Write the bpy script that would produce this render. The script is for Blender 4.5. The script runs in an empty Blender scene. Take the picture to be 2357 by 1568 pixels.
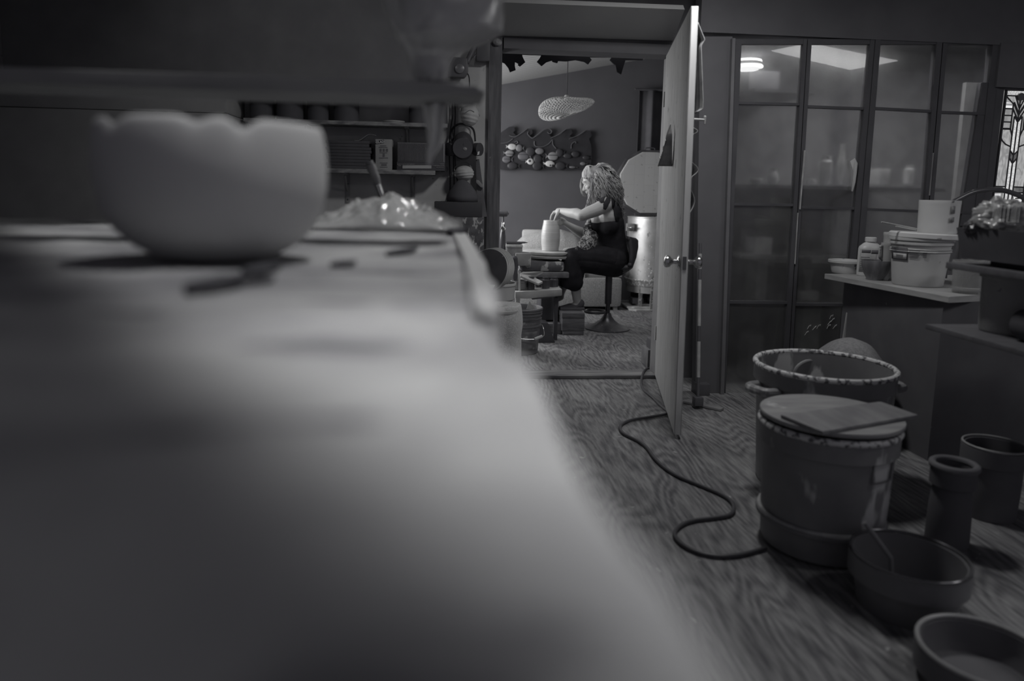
import bpy, bmesh, math, random
from mathutils import Vector, Matrix, noise
random.seed(7)
SC = bpy.context.scene
COL = SC.collection
PI = math.pi
# ---------------------------------------------------------------- camera
W, H = 2357, 1568
FPX, CAMZ = 1650.0, 1.15
CX, CY = W/2, 668.0        # principal point: the photograph's verticals were straightened in part
VP = (1024.0, 441.0)          # vanishing point of the room's depth direction
ROLL = 0.008
def _basis():
    y = Vector(((VP[0]-CX)/FPX, -(VP[1]-CY)/FPX, 1.0)).normalized()
    u = Vector((math.sin(ROLL), math.cos(ROLL), 0))
    z = (u - u.dot(y)*y).normalized()
    x = z.cross(y)
    return x, y, z
BX, BY, BZ = _basis()
EYE = Vector((0, 0, CAMZ))
def ray(px, py):
    c = Vector(((px-CX)/FPX, -(py-CY)/FPX, 1.0))
    return Vector((c.dot(BX), c.dot(BY), c.dot(BZ)))
def P(px, py, Y):             # point of a pixel's sight line on the upright plane at depth Y
    d = ray(px, py); return EYE + d*(Y/d.y)
def Fz(px, py, z=0.0):        # point of a pixel's sight line on the level plane at height z
    d = ray(px, py); return EYE + d*((z-CAMZ)/d.z)
def M(px, Y):                 # metres covered by px pixels at depth Y
    return px*Y/FPX
def zat(py, Y, px=1300): return P(px, py, Y).z
cam = bpy.data.cameras.new('camera'); camo = bpy.data.objects.new('camera', cam); COL.objects.link(camo)
right = Vector((BX.x, BY.x, BZ.x)); up = Vector((BX.y, BY.y, BZ.y)); fwd = Vector((BX.z, BY.z, BZ.z))
mm = Matrix((right, up, -fwd)).transposed().to_4x4(); mm.translation = EYE
camo.matrix_world = mm
cam.sensor_width = 36; cam.lens = FPX/W*36; cam.clip_start = 0.02; cam.shift_y = -(H/2-CY)/W
cam.dof.use_dof = True; cam.dof.focus_distance = 4.6; cam.dof.aperture_fstop = 1.6
SC.camera = camo
SC.view_settings.view_transform = 'Standard'; SC.view_settings.look = 'None'
SC.view_settings.exposure = 0; SC.view_settings.gamma = 1; SC.view_settings.use_curve_mapping = False
# ---------------------------------------------------------------- materials
MATS = {}
def g3(v):
    t = max(0, min(1, (.3-v)/.3)); return (v*(1-.01*t), v*(1-.03*t), v*(1+.10*t), 1)
def mat(name, a, b=None, scale=6, rough=.6, metal=0, detail=5, bump=0, bscale=60, stretch=(1,1,1), lo=.35, hi=.65, spec=.5,
        speck=None, spscale=40, spth=.68, alpha=1, trans=0, coat=0, coatior=1.5, coatrough=.02, sheen=0, dist=0, spstretch=(1,1,1)):
    if name in MATS: return MATS[name]
    m = bpy.data.materials.new(name); m.use_nodes = True
    nt = m.node_tree; N = nt.nodes; L = nt.links
    p = N['Principled BSDF']
    p.inputs['Roughness'].default_value = rough; p.inputs['Metallic'].default_value = metal
    p.inputs['Specular IOR Level'].default_value = spec
    p.inputs['Alpha'].default_value = alpha
    p.inputs['Transmission Weight'].default_value = trans
    p.inputs['Coat Weight'].default_value = coat; p.inputs['Coat IOR'].default_value = coatior; p.inputs['Coat Roughness'].default_value = coatrough
    p.inputs['Sheen Weight'].default_value = sheen
    tc = N.new('ShaderNodeTexCoord')
    def mapped(st):
        mp = N.new('ShaderNodeMapping'); mp.inputs['Scale'].default_value = st
        L.new(tc.outputs['Object'], mp.inputs['Vector']); return mp.outputs['Vector']
    vec = mapped(stretch)
    out = None
    if b is None: b = a
    no = N.new('ShaderNodeTexNoise'); no.inputs['Scale'].default_value = scale; no.inputs['Detail'].default_value = detail
    no.inputs['Distortion'].default_value = dist
    L.new(vec, no.inputs['Vector'])
    cr = N.new('ShaderNodeValToRGB'); cr.color_ramp.elements[0].position = lo; cr.color_ramp.elements[1].position = hi
    cr.color_ramp.elements[0].color = g3(a); cr.color_ramp.elements[1].color = g3(b)
    L.new(no.outputs['Fac'], cr.inputs['Fac']); out = cr.outputs['Color']
    if speck is not None:
        n2 = N.new('ShaderNodeTexNoise'); n2.inputs['Scale'].default_value = spscale; n2.inputs['Detail'].default_value = 4
        L.new(mapped(spstretch), n2.inputs['Vector'])
        c2 = N.new('ShaderNodeValToRGB'); c2.color_ramp.elements[0].position = spth; c2.color_ramp.elements[1].position = min(1, spth+.04)
        L.new(n2.outputs['Fac'], c2.inputs['Fac'])
        mx = N.new('ShaderNodeMixRGB'); L.new(c2.outputs['Color'], mx.inputs['Fac']); L.new(out, mx.inputs['Color1'])
        mx.inputs['Color2'].default_value = g3(speck); out = mx.outputs['Color']
    L.new(out, p.inputs['Base Color'])
    if bump:
        n3 = N.new('ShaderNodeTexNoise'); n3.inputs['Scale'].default_value = bscale; n3.inputs['Detail'].default_value = 6
        L.new(vec, n3.inputs['Vector'])
        bp = N.new('ShaderNodeBump'); bp.inputs['Strength'].default_value = bump; bp.inputs['Distance'].default_value = .01
        L.new(n3.outputs['Fac'], bp.inputs['Height']); L.new(bp.outputs['Normal'], p.inputs['Normal'])
    MATS[name] = m; return m
def emis(name, v, strength, v2=None, scale=20, stretch=(1,1,1), dist=0):
    if name in MATS: return MATS[name]
    m = bpy.data.materials.new(name); m.use_nodes = True; nt = m.node_tree; N = nt.nodes; L = nt.links
    p = N['Principled BSDF']; p.inputs['Base Color'].default_value = g3(.3); p.inputs['Roughness'].default_value = .3
    p.inputs['Emission Strength'].default_value = strength
    if v2 is None: p.inputs['Emission Color'].default_value = g3(v)
    else:
        tc = N.new('ShaderNodeTexCoord'); mp = N.new('ShaderNodeMapping'); mp.inputs['Scale'].default_value = stretch
        no = N.new('ShaderNodeTexNoise'); no.inputs['Scale'].default_value = scale; no.inputs['Distortion'].default_value = dist
        cr = N.new('ShaderNodeValToRGB'); cr.color_ramp.elements[0].position = .4; cr.color_ramp.elements[1].position = .6
        cr.color_ramp.elements[0].color = g3(v); cr.color_ramp.elements[1].color = g3(v2)
        L.new(tc.outputs['Object'], mp.inputs['Vector']); L.new(mp.outputs['Vector'], no.inputs['Vector'])
        L.new(no.outputs['Fac'], cr.inputs['Fac']); L.new(cr.outputs['Color'], p.inputs['Emission Color'])
    MATS[name] = m; return m
DK = mat('dark_paint', .34, .38, rough=.7, spec=.2)
BLK = mat('black_plastic', .10, .13, rough=.45, spec=.3)
BLKM = mat('black_matte', .09, .115, rough=.9, spec=.05)
# ---------------------------------------------------------------- mesh collector
class MB:
    def __init__(s): s.v = []; s.f = []
    def add(s, vs, fs):
        o = len(s.v); s.v += [Vector(v) for v in vs]; s.f += [[i+o for i in f] for f in fs]; return s
    def box(s, c, size, rot=None, bev=0, segs=2):
        bm = bmesh.new(); bmesh.ops.create_cube(bm, size=1)
        for v in bm.verts: v.co = Vector((v.co.x*size[0], v.co.y*size[1], v.co.z*size[2]))
        if bev: bmesh.ops.bevel(bm, geom=bm.edges[:], offset=bev, segments=segs, profile=.6, affect='EDGES')
        R = rot if rot is not None else Matrix.Identity(3)
        bm.verts.index_update()
        s.add([R @ v.co + Vector(c) for v in bm.verts], [[v.index for v in f.verts] for f in bm.faces]); bm.free(); return s
    def box2(s, a, b, bev=0):
        a = Vector(a); b = Vector(b)
        return s.box((a+b)/2, [abs(b[i]-a[i]) for i in range(3)], None, bev)
    def prism(s, pts, ext, bev=0):       # polygon of 3D points extruded along ext
        pts = [Vector(p) for p in pts]; ext = Vector(ext); n = len(pts)
        nrm = Vector((0,0,0))
        for i in range(n): nrm += pts[i].cross(pts[(i+1) % n])
        if nrm.dot(ext) > 0: pts = pts[::-1]
        fs = [list(range(n)), [n+i for i in range(n)][::-1]] + [[(i+1) % n, i, n+i, n+(i+1) % n] for i in range(n)]
        vs = pts + [p+ext for p in pts]
        if bev:
            bm = bmesh.new(); bv = [bm.verts.new(v) for v in vs]
            for f in fs: bm.faces.new([bv[i] for i in f])
            bmesh.ops.bevel(bm, geom=bm.edges[:], offset=bev, segments=2, profile=.6, affect='EDGES'); bm.verts.index_update()
            s.add([v.co.copy() for v in bm.verts], [[v.index for v in f.verts] for f in bm.faces]); bm.free()
        else: s.add(vs, fs)
        return s
    def lathe(s, prof, c, seg=40, rot=None, wob=0, cap=True):  # prof (r,z) from bottom; r=0 ends close
        c = Vector(c); R = rot if rot is not None else Matrix.Identity(3); vs = []; fs = []; rings = []
        for r, z in prof:
            if r < 1e-6: rings.append([len(vs)]); vs.append(R @ Vector((0,0,z)) + c)
            else:
                rings.append(list(range(len(vs), len(vs)+seg)))
                for k in range(seg):
                    a = 2*PI*k/seg; rr = r*(1+wob*math.sin(3*a+z*9)); vs.append(R @ Vector((rr*math.cos(a), rr*math.sin(a), z)) + c)
        for A, B in zip(rings, rings[1:]):
            if len(A) == 1 and len(B) == 1: continue
            for k in range(seg):
                k2 = (k+1) % seg
                if len(A) == 1: fs.append([A[0], B[k2], B[k]])
                elif len(B) == 1: fs.append([A[k], A[k2], B[0]])
                else: fs.append([A[k], A[k2], B[k2], B[k]])
        if cap:
            if len(rings[0]) > 1: fs.append(rings[0][::-1])
            if len(rings[-1]) > 1: fs.append(rings[-1])
        return s.add(vs, fs)
    def tube(s, pts, r, seg=8, closed=False, flat=1.0):
        pts = [Vector(p) for p in pts]; n = len(pts)
        rs = r if isinstance(r, (list, tuple)) else [r]*n
        vs = []; fs = []; prev = None
        for i, p in enumerate(pts):
            if closed: t = pts[(i+1) % n]-pts[i-1]
            else: t = pts[min(i+1, n-1)]-pts[max(i-1, 0)]
            t = t.normalized() if t.length > 1e-9 else Vector((0,0,1))
            if prev is None:
                a = Vector((0,0,1)) if abs(t.z) < .9 else Vector((0,1,0))
                nn = t.cross(a).normalized()
            else:
                nn = (prev - prev.dot(t)*t); nn = nn.normalized() if nn.length > 1e-6 else t.orthogonal().normalized()
            prev = nn; b = t.cross(nn)
            for k in range(seg):
                a = 2*PI*k/seg; vs.append(p + nn*math.cos(a)*rs[i] + b*math.sin(a)*rs[i]*flat)
        for i in range(n if closed else n-1):
            j = (i+1) % n
            for k in range(seg):
                k2 = (k+1) % seg; fs.append([i*seg+k, i*seg+k2, j*seg+k2, j*seg+k])
        if not closed: fs += [list(range(seg))[::-1], [(n-1)*seg+k for k in range(seg)]]
        return s.add(vs, fs)
    def ball(s, c, r, rot=None, seg=16, rings=10):
        rx, ry, rz = r if isinstance(r, (tuple, list)) else (r, r, r)
        R = rot if rot is not None else Matrix.Identity(3); c = Vector(c)
        vs = [c + R @ Vector((0,0,-rz))]; fs = []
        for i in range(1, rings):
            t = -PI/2 + PI*i/rings
            for k in range(seg):
                a = 2*PI*k/seg; vs.append(c + R @ Vector((rx*math.cos(t)*math.cos(a), ry*math.cos(t)*math.sin(a), rz*math.sin(t))))
        vs.append(c + R @ Vector((0,0,rz))); last = len(vs)-1
        for k in range(seg): fs.append([0, 1+(k+1) % seg, 1+k])
        for i in range(rings-2):
            for k in range(seg):
                k2 = (k+1) % seg; a = 1+i*seg; b = a+seg; fs.append([a+k, a+k2, b+k2, b+k])
        a = 1+(rings-2)*seg
        for k in range(seg): fs.append([a+k, a+(k+1) % seg, last])
        return s.add(vs, fs)
    def cap(s, p0, r0, p1, r1, seg=14):
        s.ball(p0, r0, seg=seg, rings=8); s.ball(p1, r1, seg=seg, rings=8); return s.tube([p0, p1], [r0, r1], seg)
    def chain(s, pts):                   # [(point, radius)...]
        for (a, ra), (b, rb) in zip(pts, pts[1:]): s.cap(a, ra, b, rb)
        return s
    def grid(s, nu, nv, fn, closeu=False):
        vs = [fn(i/(nu-1 if not closeu else nu), j/(nv-1)) for j in range(nv) for i in range(nu)]; fs = []
        for j in range(nv-1):
            for i in range(nu if closeu else nu-1):
                i2 = (i+1) % nu; fs.append([j*nu+i, j*nu+i2, (j+1)*nu+i2, (j+1)*nu+i])
        return s.add(vs, fs)
    def build(s, name, m, parent=None, smooth=35, solid=0, remesh=0, rsmooth=6, sub=0):
        me = bpy.data.meshes.new(name); o = bpy.data.objects.new(name, me)
        if parent is None:
            lo = [min(v[i] for v in s.v) for i in range(3)]; hi = [max(v[i] for v in s.v) for i in range(3)]
            org = Vector(((lo[0]+hi[0])/2, (lo[1]+hi[1])/2, lo[2]))
        else: org = ORG[parent.name]
        me.from_pydata([v-org for v in s.v], [], s.f); me.update()
        bm = bmesh.new(); bm.from_mesh(me); bmesh.ops.recalc_face_normals(bm, faces=bm.faces[:]); bm.to_mesh(me); bm.free()
        COL.objects.link(o)
        if remesh:
            md = o.modifiers.new('r', 'REMESH'); md.mode = 'VOXEL'; md.voxel_size = remesh; md.use_smooth_shade = True
            if rsmooth:
                ms = o.modifiers.new('s', 'SMOOTH'); ms.factor = .5; ms.iterations = rsmooth
        if solid:
            md = o.modifiers.new('t', 'SOLIDIFY'); md.thickness = solid; md.offset = -1
        if sub:
            md = o.modifiers.new('u', 'SUBSURF'); md.levels = sub; md.render_levels = sub
        if remesh or solid or sub:
            dg = bpy.context.evaluated_depsgraph_get(); me2 = bpy.data.meshes.new_from_object(o.evaluated_get(dg))
            o.modifiers.clear(); o.data = me2; bpy.data.meshes.remove(me); me = me2; me.name = name
        me.materials.clear(); me.materials.append(m)
        if smooth:
            for p in me.polygons: p.use_smooth = True
            if smooth < 180: me.set_sharp_from_angle(angle=math.radians(smooth))
        if parent is not None: o.parent = parent; ORG[o.name] = org
        else: o.location = org; ORG[o.name] = org
        return o
ORG = {}
def tag(o, label=None, cat=None, group=None, kind=None):
    if label: o['label'] = label
    if cat: o['category'] = cat
    if group: o['group'] = group
    if kind: o['kind'] = kind
    return o
def thing(name, label, cat, loc, group=None):
    o = bpy.data.objects.new(name, None); COL.objects.link(o); o.location = Vector(loc); o.empty_display_size = .05
    ORG[o.name] = Vector(loc); return tag(o, label, cat, group)
def struct(o): o['kind'] = 'structure'; return o
def copy_tree(o, parent=None):
    c = o.copy(); COL.objects.link(c)
    if parent is not None: c.parent = parent
    ORG[c.name] = ORG.get(o.name, Vector())
    for ch in list(o.children): copy_tree(ch, c)
    return c
def rotz(a): return Matrix.Rotation(a, 3, 'Z')
def rotx(a): return Matrix.Rotation(a, 3, 'X')
def roty(a): return Matrix.Rotation(a, 3, 'Y')
def nz(p, s, amp): return amp*noise.noise(Vector(p)*s)
def smooth_path(pts, n=8):
    pts = [Vector(p) for p in pts]; out = []
    for i in range(len(pts)-1):
        p0 = pts[max(i-1,0)]; p1 = pts[i]; p2 = pts[i+1]; p3 = pts[min(i+2, len(pts)-1)]
        for k in range(n):
            t = k/n; out.append(.5*((2*p1)+(p2-p0)*t+(2*p0-5*p1+4*p2-p3)*t*t+(3*p1-p0-3*p2+p3)*t**3))
    out.append(pts[-1]); return out
def pail(mb, c, z0, z1, rb, rt, th=.006, rim=.008, ribs=(), seg=56, wob=0):
    "open round container, outside and inside walls"
    pr = [(0, 0), (rb*.96, 0), (rb, .006)]
    h = z1-z0
    pts = [(rb+(rt-rb)*t, h*t) for t in (.25, .5, .75)]
    allp = sorted(pts + [(rb+(rt-rb)*q + d, h*q+e) for q in ribs for d, e in ((0, -.009), (.007, -.006), (.007, .004), (0, .007))], key=lambda a: a[1])
    pr += allp
    pr += [(rt, h-.018), (rt+rim, h-.014), (rt+rim, h-.003), (rt+rim*.5, h), (rt-th*.4, h-.001), (rt-th, h-.01)]
    pr += [(rt-th+(rb-rt)*.5, h*.5), (rb-th, .012), (0, .012)]
    return mb.lathe(pr, (c[0], c[1], z0), seg, wob=wob)
def tess(pts):                    # triangles of a concave outline
    from mathutils.geometry import tessellate_polygon
    return [list(t) for t in tessellate_polygon([[Vector(p) for p in pts]])]
YW = 4.35     # plane of the doorway wall
# ================================================================ setting
# plywood floor
def floor_mat():
    m = bpy.data.materials.new('plywood_floor'); m.use_nodes = True; nt = m.node_tree; N = nt.nodes; L = nt.links; p = N['Principled BSDF']
    tc = N.new('ShaderNodeTexCoord'); mp = N.new('ShaderNodeMapping'); mp.inputs['Scale'].default_value = (1.8, .42, 1); mp.inputs['Rotation'].default_value = (0, 0, .55)
    L.new(tc.outputs['Object'], mp.inputs['Vector'])
    n0 = N.new('ShaderNodeTexNoise'); n0.inputs['Scale'].default_value = 1.7; n0.inputs['Detail'].default_value = 2; L.new(mp.outputs['Vector'], n0.inputs['Vector'])
    mu = N.new('ShaderNodeMath'); mu.operation = 'MULTIPLY'; mu.inputs[1].default_value = 150; L.new(n0.outputs['Fac'], mu.inputs[0])
    si = N.new('ShaderNodeMath'); si.operation = 'SINE'; L.new(mu.outputs[0], si.inputs[0])
    n1 = N.new('ShaderNodeTexNoise'); n1.inputs['Scale'].default_value = 60; n1.inputs['Detail'].default_value = 4; 
    mp2 = N.new('ShaderNodeMapping'); mp2.inputs['Scale'].default_value = (1.5, .18, 1); mp2.inputs['Rotation'].default_value = (0, 0, .55); L.new(tc.outputs['Object'], mp2.inputs['Vector']); L.new(mp2.outputs['Vector'], n1.inputs['Vector'])
    n2 = N.new('ShaderNodeTexNoise'); n2.inputs['Scale'].default_value = 2.2; n2.inputs['Detail'].default_value = 8; L.new(tc.outputs['Object'], n2.inputs['Vector'])
    a = N.new('ShaderNodeMath'); a.operation = 'MULTIPLY_ADD'; a.inputs[1].default_value = .09; a.inputs[2].default_value = 0; L.new(si.outputs[0], a.inputs[0])
    b = N.new('ShaderNodeMath'); b.operation = 'MULTIPLY_ADD'; b.inputs[1].default_value = .8; L.new(n1.outputs['Fac'], b.inputs[0]); L.new(a.outputs[0], b.inputs[2])
    c = N.new('ShaderNodeMath'); c.operation = 'MULTIPLY_ADD'; c.inputs[1].default_value = .55; L.new(n2.outputs['Fac'], c.inputs[0]); L.new(b.outputs[0], c.inputs[2])
    cr = N.new('ShaderNodeValToRGB'); cr.color_ramp.elements[0].position = .45; cr.color_ramp.elements[1].position = 1.0
    cr.color_ramp.elements[0].color = g3(.10); cr.color_ramp.elements[1].color = g3(.38)
    L.new(c.outputs[0], cr.inputs['Fac'])
    n3 = N.new('ShaderNodeTexNoise'); n3.inputs['Scale'].default_value = 22; n3.inputs['Detail'].default_value = 3; L.new(tc.outputs['Object'], n3.inputs['Vector'])
    c3 = N.new('ShaderNodeValToRGB'); c3.color_ramp.elements[0].position = .70; c3.color_ramp.elements[1].position = .76; L.new(n3.outputs['Fac'], c3.inputs['Fac'])
    mx = N.new('ShaderNodeMixRGB'); mx.inputs['Color2'].default_value = g3(.45); L.new(c3.outputs['Color'], mx.inputs['Fac']); L.new(cr.outputs['Color'], mx.inputs['Color1'])
    L.new(mx.outputs['Color'], p.inputs['Base Color']); p.inputs['Roughness'].default_value = .62; p.inputs['Specular IOR Level'].default_value = .3
    bp = N.new('ShaderNodeBump'); bp.inputs['Strength'].default_value = .25; bp.inputs['Distance'].default_value = .004; L.new(c.outputs[0], bp.inputs['Height']); L.new(bp.outputs['Normal'], p.inputs['Normal'])
    return m
struct(MB().box2((-2.75, -.6, -.06), (5.2, 8.0, 0)).build('floor', floor_mat(), smooth=0))
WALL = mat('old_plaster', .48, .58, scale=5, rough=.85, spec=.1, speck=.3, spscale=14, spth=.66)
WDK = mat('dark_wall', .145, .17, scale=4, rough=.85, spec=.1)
FARW = mat('grey_wall', .12, .135, scale=3, rough=.8, spec=.15)
WOODD = mat('dark_stained_wood', .10, .17, scale=9, rough=.55, stretch=(6, 6, .6), speck=.34, spscale=26, spth=.70, spec=.3)
jl = P(1121, 400, YW).x; jl2 = P(1150.5, 400, YW).x; jr = P(1527, 500, YW).x
hz = zat(118, YW); hz2 = zat(94, YW)
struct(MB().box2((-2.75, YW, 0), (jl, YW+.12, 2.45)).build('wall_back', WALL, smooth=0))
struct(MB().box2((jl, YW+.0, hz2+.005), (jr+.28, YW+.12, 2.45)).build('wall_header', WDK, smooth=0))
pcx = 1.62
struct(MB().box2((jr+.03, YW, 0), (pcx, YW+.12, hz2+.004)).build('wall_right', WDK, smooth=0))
trim1 = struct(MB().box2((jl, YW-.025, 0), (jl2, YW+.15, hz2)).build('trim_1', WOODD, smooth=0))
struct(MB().box2((jl2, YW+.08, 0), (jl2+.008, YW+.15, hz)).build('trim_2', mat('worn_edge', .38, .45, scale=30, stretch=(1,1,.2), rough=.6), smooth=0))
struct(MB().box2((jl2+.008, YW-.02, hz), (jr, YW+.14, hz2)).build('trim_3', WDK, smooth=0))
struct(MB().box2((jr, YW-.01, 0), (jr+.03, YW+.14, hz2)).build('trim_4', mat('jamb_paint', .20, .26, rough=.6), smooth=0))
struct(MB().box2((jl2+.001, YW-.02, 0), (jr-.001, YW+.13, .022), bev=.006).build('trim_5', mat('worn_sill', .12, .3, scale=7, stretch=(.5,4,1), rough=.5, speck=.4, spscale=40, spth=.72), smooth=0))
struct(MB().box2((-2.81, -.6, 0), (-2.75, YW, 2.45)).build('wall_left', WDK, smooth=0))
CEIL = mat('dark_ceiling', .13, .15, rough=.85, spec=.1)
struct(MB().box2((-2.75, .9, 2.45), (5.2, YW+.12, 2.5)).build('ceiling', CEIL, smooth=0))
# pale sloping panel over the doorway
a = P(1120, 82, YW-.01); b = P(1549, 94, YW-.01); c = P(1576, 22, YW-.42); d = P(1100, 3, YW-.42)
struct(MB().prism([a, b, c, d], (0, .03, .03)).build('trim_6', mat('pale_panel', .42, .46, scale=2, rough=.8, spec=.1), smooth=0))
# back room
YF = 7.7
struct(MB().box2((-1.1, YF, 0), (2.9, YF+.1, 3.2)).build('wall_far', FARW, smooth=0))
struct(MB().box2((2.75, YW+.63, 0), (2.85, YF, 3.2)).build('wall_east', WDK, smooth=0))
# west wall of the back room with a window opening
wx = -.62
mb = MB(); mb.box2((wx-.1, YW+.12, 0), (wx, 5.6, 3)); mb.box2((wx-.1, 7.45, 0), (wx, YF, 3)); mb.box2((wx-.1, 5.6, 0), (wx, 7.45, .75)); mb.box2((wx-.1, 5.6, 2.1), (wx, 7.45, 3))
struct(mb.build('wall_west', mat('light_wall', .5, .55, rough=.8), smooth=0))
struct(MB().box2((wx-.09, 5.6, .75), (wx-.02, 5.66, 2.1)).box2((wx-.09, 7.39, .75), (wx-.02, 7.45, 2.1)).box2((wx-.09, 5.66, .75), (wx-.02, 7.39, .81)).box2((wx-.09, 5.66, 2.04), (wx-.02, 7.39, 2.1)).box2((wx-.09, 6.5, .81), (wx-.02, 6.56, 2.04)).build('window_3', mat('white_frame', .6), smooth=0))
# plank ceiling of the back room, rising to the right
def plank_mat():
    m = bpy.data.materials.new('white_planks'); m.use_nodes = True; nt = m.node_tree; N = nt.nodes; L = nt.links; p = N['Principled BSDF']
    tc = N.new('ShaderNodeTexCoord'); sx = N.new('ShaderNodeSeparateXYZ'); L.new(tc.outputs['Object'], sx.inputs[0])
    mu = N.new('ShaderNodeMath'); mu.operation = 'MULTIPLY'; mu.inputs[1].default_value = 9.0; L.new(sx.outputs['Y'], mu.inputs[0])
    fr = N.new('ShaderNodeMath'); fr.operation = 'FRACT'; L.new(mu.outputs[0], fr.inputs[0])
    gt = N.new('ShaderNodeMath'); gt.operation = 'GREATER_THAN'; gt.inputs[1].default_value = .06; L.new(fr.outputs[0], gt.inputs[0])
    no = N.new('ShaderNodeTexNoise'); no.inputs['Scale'].default_value = 5; mp = N.new('ShaderNodeMapping'); mp.inputs['Scale'].default_value = (.6, 12, 1); L.new(tc.outputs['Object'], mp.inputs['Vector']); L.new(mp.outputs['Vector'], no.inputs['Vector'])
    cr = N.new('ShaderNodeValToRGB'); cr.color_ramp.elements[0].color = g3(.38); cr.color_ramp.elements[1].color = g3(.55); L.new(no.outputs['Fac'], cr.inputs['Fac'])
    mx = N.new('ShaderNodeMixRGB'); L.new(gt.outputs[0], mx.inputs['Fac']); mx.inputs['Color1'].default_value = g3(.12); L.new(cr.outputs['Color'], mx.inputs['Color2'])
    L.new(mx.outputs['Color'], p.inputs['Base Color']); p.inputs['Roughness'].default_value = .7
    return m
p1 = P(1152, 195, YF); p2 = P(1415, 148, YF); sl = (p2.z-p1.z)/(p2.x-p1.x)
def cz(x, _a=p1.copy(), _s=sl): return _a.z + (x-_a.x)*_s
struct(MB().prism([(-1.1, YW+.13, cz(-1.1)), (2.9, YW+.13, cz(2.9)), (2.9, YF, cz(2.9)), (-1.1, YF, cz(-1.1))], (0, 0, .05)).build('ceiling_back', plank_mat(), smooth=0))
# room behind the glazed doors
struct(MB().box2((1.60, 5.0, 0), (4.9, 5.06, 2.4)).build('wall_closet', mat('closet_wall', .22, .27, scale=3, rough=.9, spec=.05), smooth=0))
struct(MB().box2((1.56, YW+.12, 0), (1.60, 5.06, 2.4)).build('wall_closet_left', MATS['closet_wall'], smooth=0))
struct(MB().box2((4.86, 4.12, 0), (4.9, 5.0, 2.4)).build('wall_closet_right', MATS['closet_wall'], smooth=0))
struct(MB().box2((1.60, 4.12, 2.2), (4.9, 5.06, 2.24)).build('ceiling_closet', MATS['closet_wall'], smooth=0))
YC = 3.99
# header above the glazed doors and the wall running on to the right
ztop = zat(84, YC, 1850)
struct(MB().box2((P(1611, 84, YC).x, YC-.002, ztop), (5.2, YC+.1, 2.45)).build('wall_over_doors', WDK, smooth=0))
struct(MB().prism([P(1612, 84, YC), P(1686, 84, YC), P(1656, 931, YC), P(1600, 931, YC)], (0, .06, 0)).build('wall_stile', WDK, smooth=0))
struct(MB().prism([P(1686, 88, YC-.03), P(1693, 88, YC-.03), P(1666, 930, YC-.03), P(1658, 930, YC-.03)], (0, .03, 0)).build('trim_7', mat('stile_paint', .16, .2, rough=.5), smooth=0))
# glazed doors ----------------------------------------------------
GLASS = mat('filmed_glass', .62, .74, scale=9, rough=.16, trans=.93, coat=1, coatior=1.5, coatrough=.004, speck=.62, spscale=120, spth=.74, spec=.3)
FRM = mat('door_frame_paint', .085, .105, rough=.5, spec=.3)
def leaf(n, o, g, rails, rows, bot=915, dy=0):
    "o: outer edge x at y=90 and y=930 (left,right); g: glass edges likewise; rails: (y_left, y_right)"
    y0, y1 = 90, 930
    def L_(e, y): return e[0]+(e[1]-e[0])*(y-y0)/(y1-y0)
    Y = YC+dy
    def q(px, py, d=0): return P(px, py, Y+d)
    fr = MB()
    ext = (0, .045, 0)
    for (A, B) in ((o[0], g[0]), (g[1], o[1])):
        fr.prism([q(A[0], y0), q(B[0], y0), q(B[1], y1), q(A[1], y1)], ext)
    f = struct(fr.build('door_%d' % n, FRM, smooth=0))
    rr = [((y0, y0), (102, 102))] + [((a-3, b-3), (a+3, b+3)) for a, b in rails] + [((bot, bot-1), (y1, y1-2))]
    for (ta, tb), (ba, bb) in rr:
        MB().prism([q(L_(g[0], ta), ta, .004), q(L_(g[1], tb), tb, .004), q(L_(g[1], bb), bb, .004), q(L_(g[0], ba), ba, .004)], (0, .035, 0)).build('rail', FRM, f, smooth=0)
    for k in range(len(rr)-1):
        ta, tb = rr[k][1]; ba, bb = rr[k+1][0]
        MB().prism([q(L_(g[0], ta), ta, .015), q(L_(g[1], tb), tb, .015), q(L_(g[1], bb), bb, .015), q(L_(g[0], ba), ba, .015)], (0, .006, 0)).build('glass_pane', GLASS, f, smooth=0)
    return f
d2 = leaf(2, ((1692, 1657), (1858, 1809)), ((1707.5, 1669), (1850, 1799)), [(237, 240), (470, 472), (696, 697)], 4)
d3 = leaf(3, ((1860, 1811), (2014, 1943)), ((1869, 1817), (2004, 1926)), [(245, 250), (477, 480), (701, 702)], 4, dy=.004)
d4 = leaf(4, ((2016, 1945), (2170, 2098)), ((2028, 1960), (2157, 2094)), [(249, 256), (482, 487), (704, 706)], 4)
d5 = leaf(5, ((2172, 2100), (2305, 2215)), ((2182, 2109), (2287, 2196)), [(258, 262), (488, 490), (706, 708)], 4, dy=.004)
# worn bright strips on the stiles, loose tape, scratches on the lowest pane
EDGE = mat('worn_metal_strip', .32, .5, scale=60, rough=.5, stretch=(1,1,.3))
MB().prism([P(1851, 346, YC-.006), P(1854.5, 346, YC-.006), P(1843, 482, YC-.006), P(1840, 482, YC-.006)], (0, .006, 0)).build('edge_strip', EDGE, d2, smooth=0)
MB().prism([P(1836, 490, YC-.006), P(1838, 490, YC-.006), P(1831, 608, YC-.006), P(1829, 608, YC-.006)], (0, .006, 0)).build('edge_strip', EDGE, d2, smooth=0)
MB().prism([P(2147, 352, YC-.002), P(2150, 352, YC-.002), P(2141, 450, YC-.002), P(2138, 450, YC-.002)], (0, .006, 0)).build('edge_strip', mat('dull_strip', .2, .3), d5, smooth=0)
t = MB(); pts = [P(1957, 371, YC-.004), P(1968, 364, YC-.012), P(1974, 376, YC-.02), P(1972, 398, YC-.012), P(1969, 420, YC-.006), P(1963, 441, YC-.002), P(1960, 440, YC-.002), P(1963.5, 415, YC-.006), P(1964, 394, YC-.012)]
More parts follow.
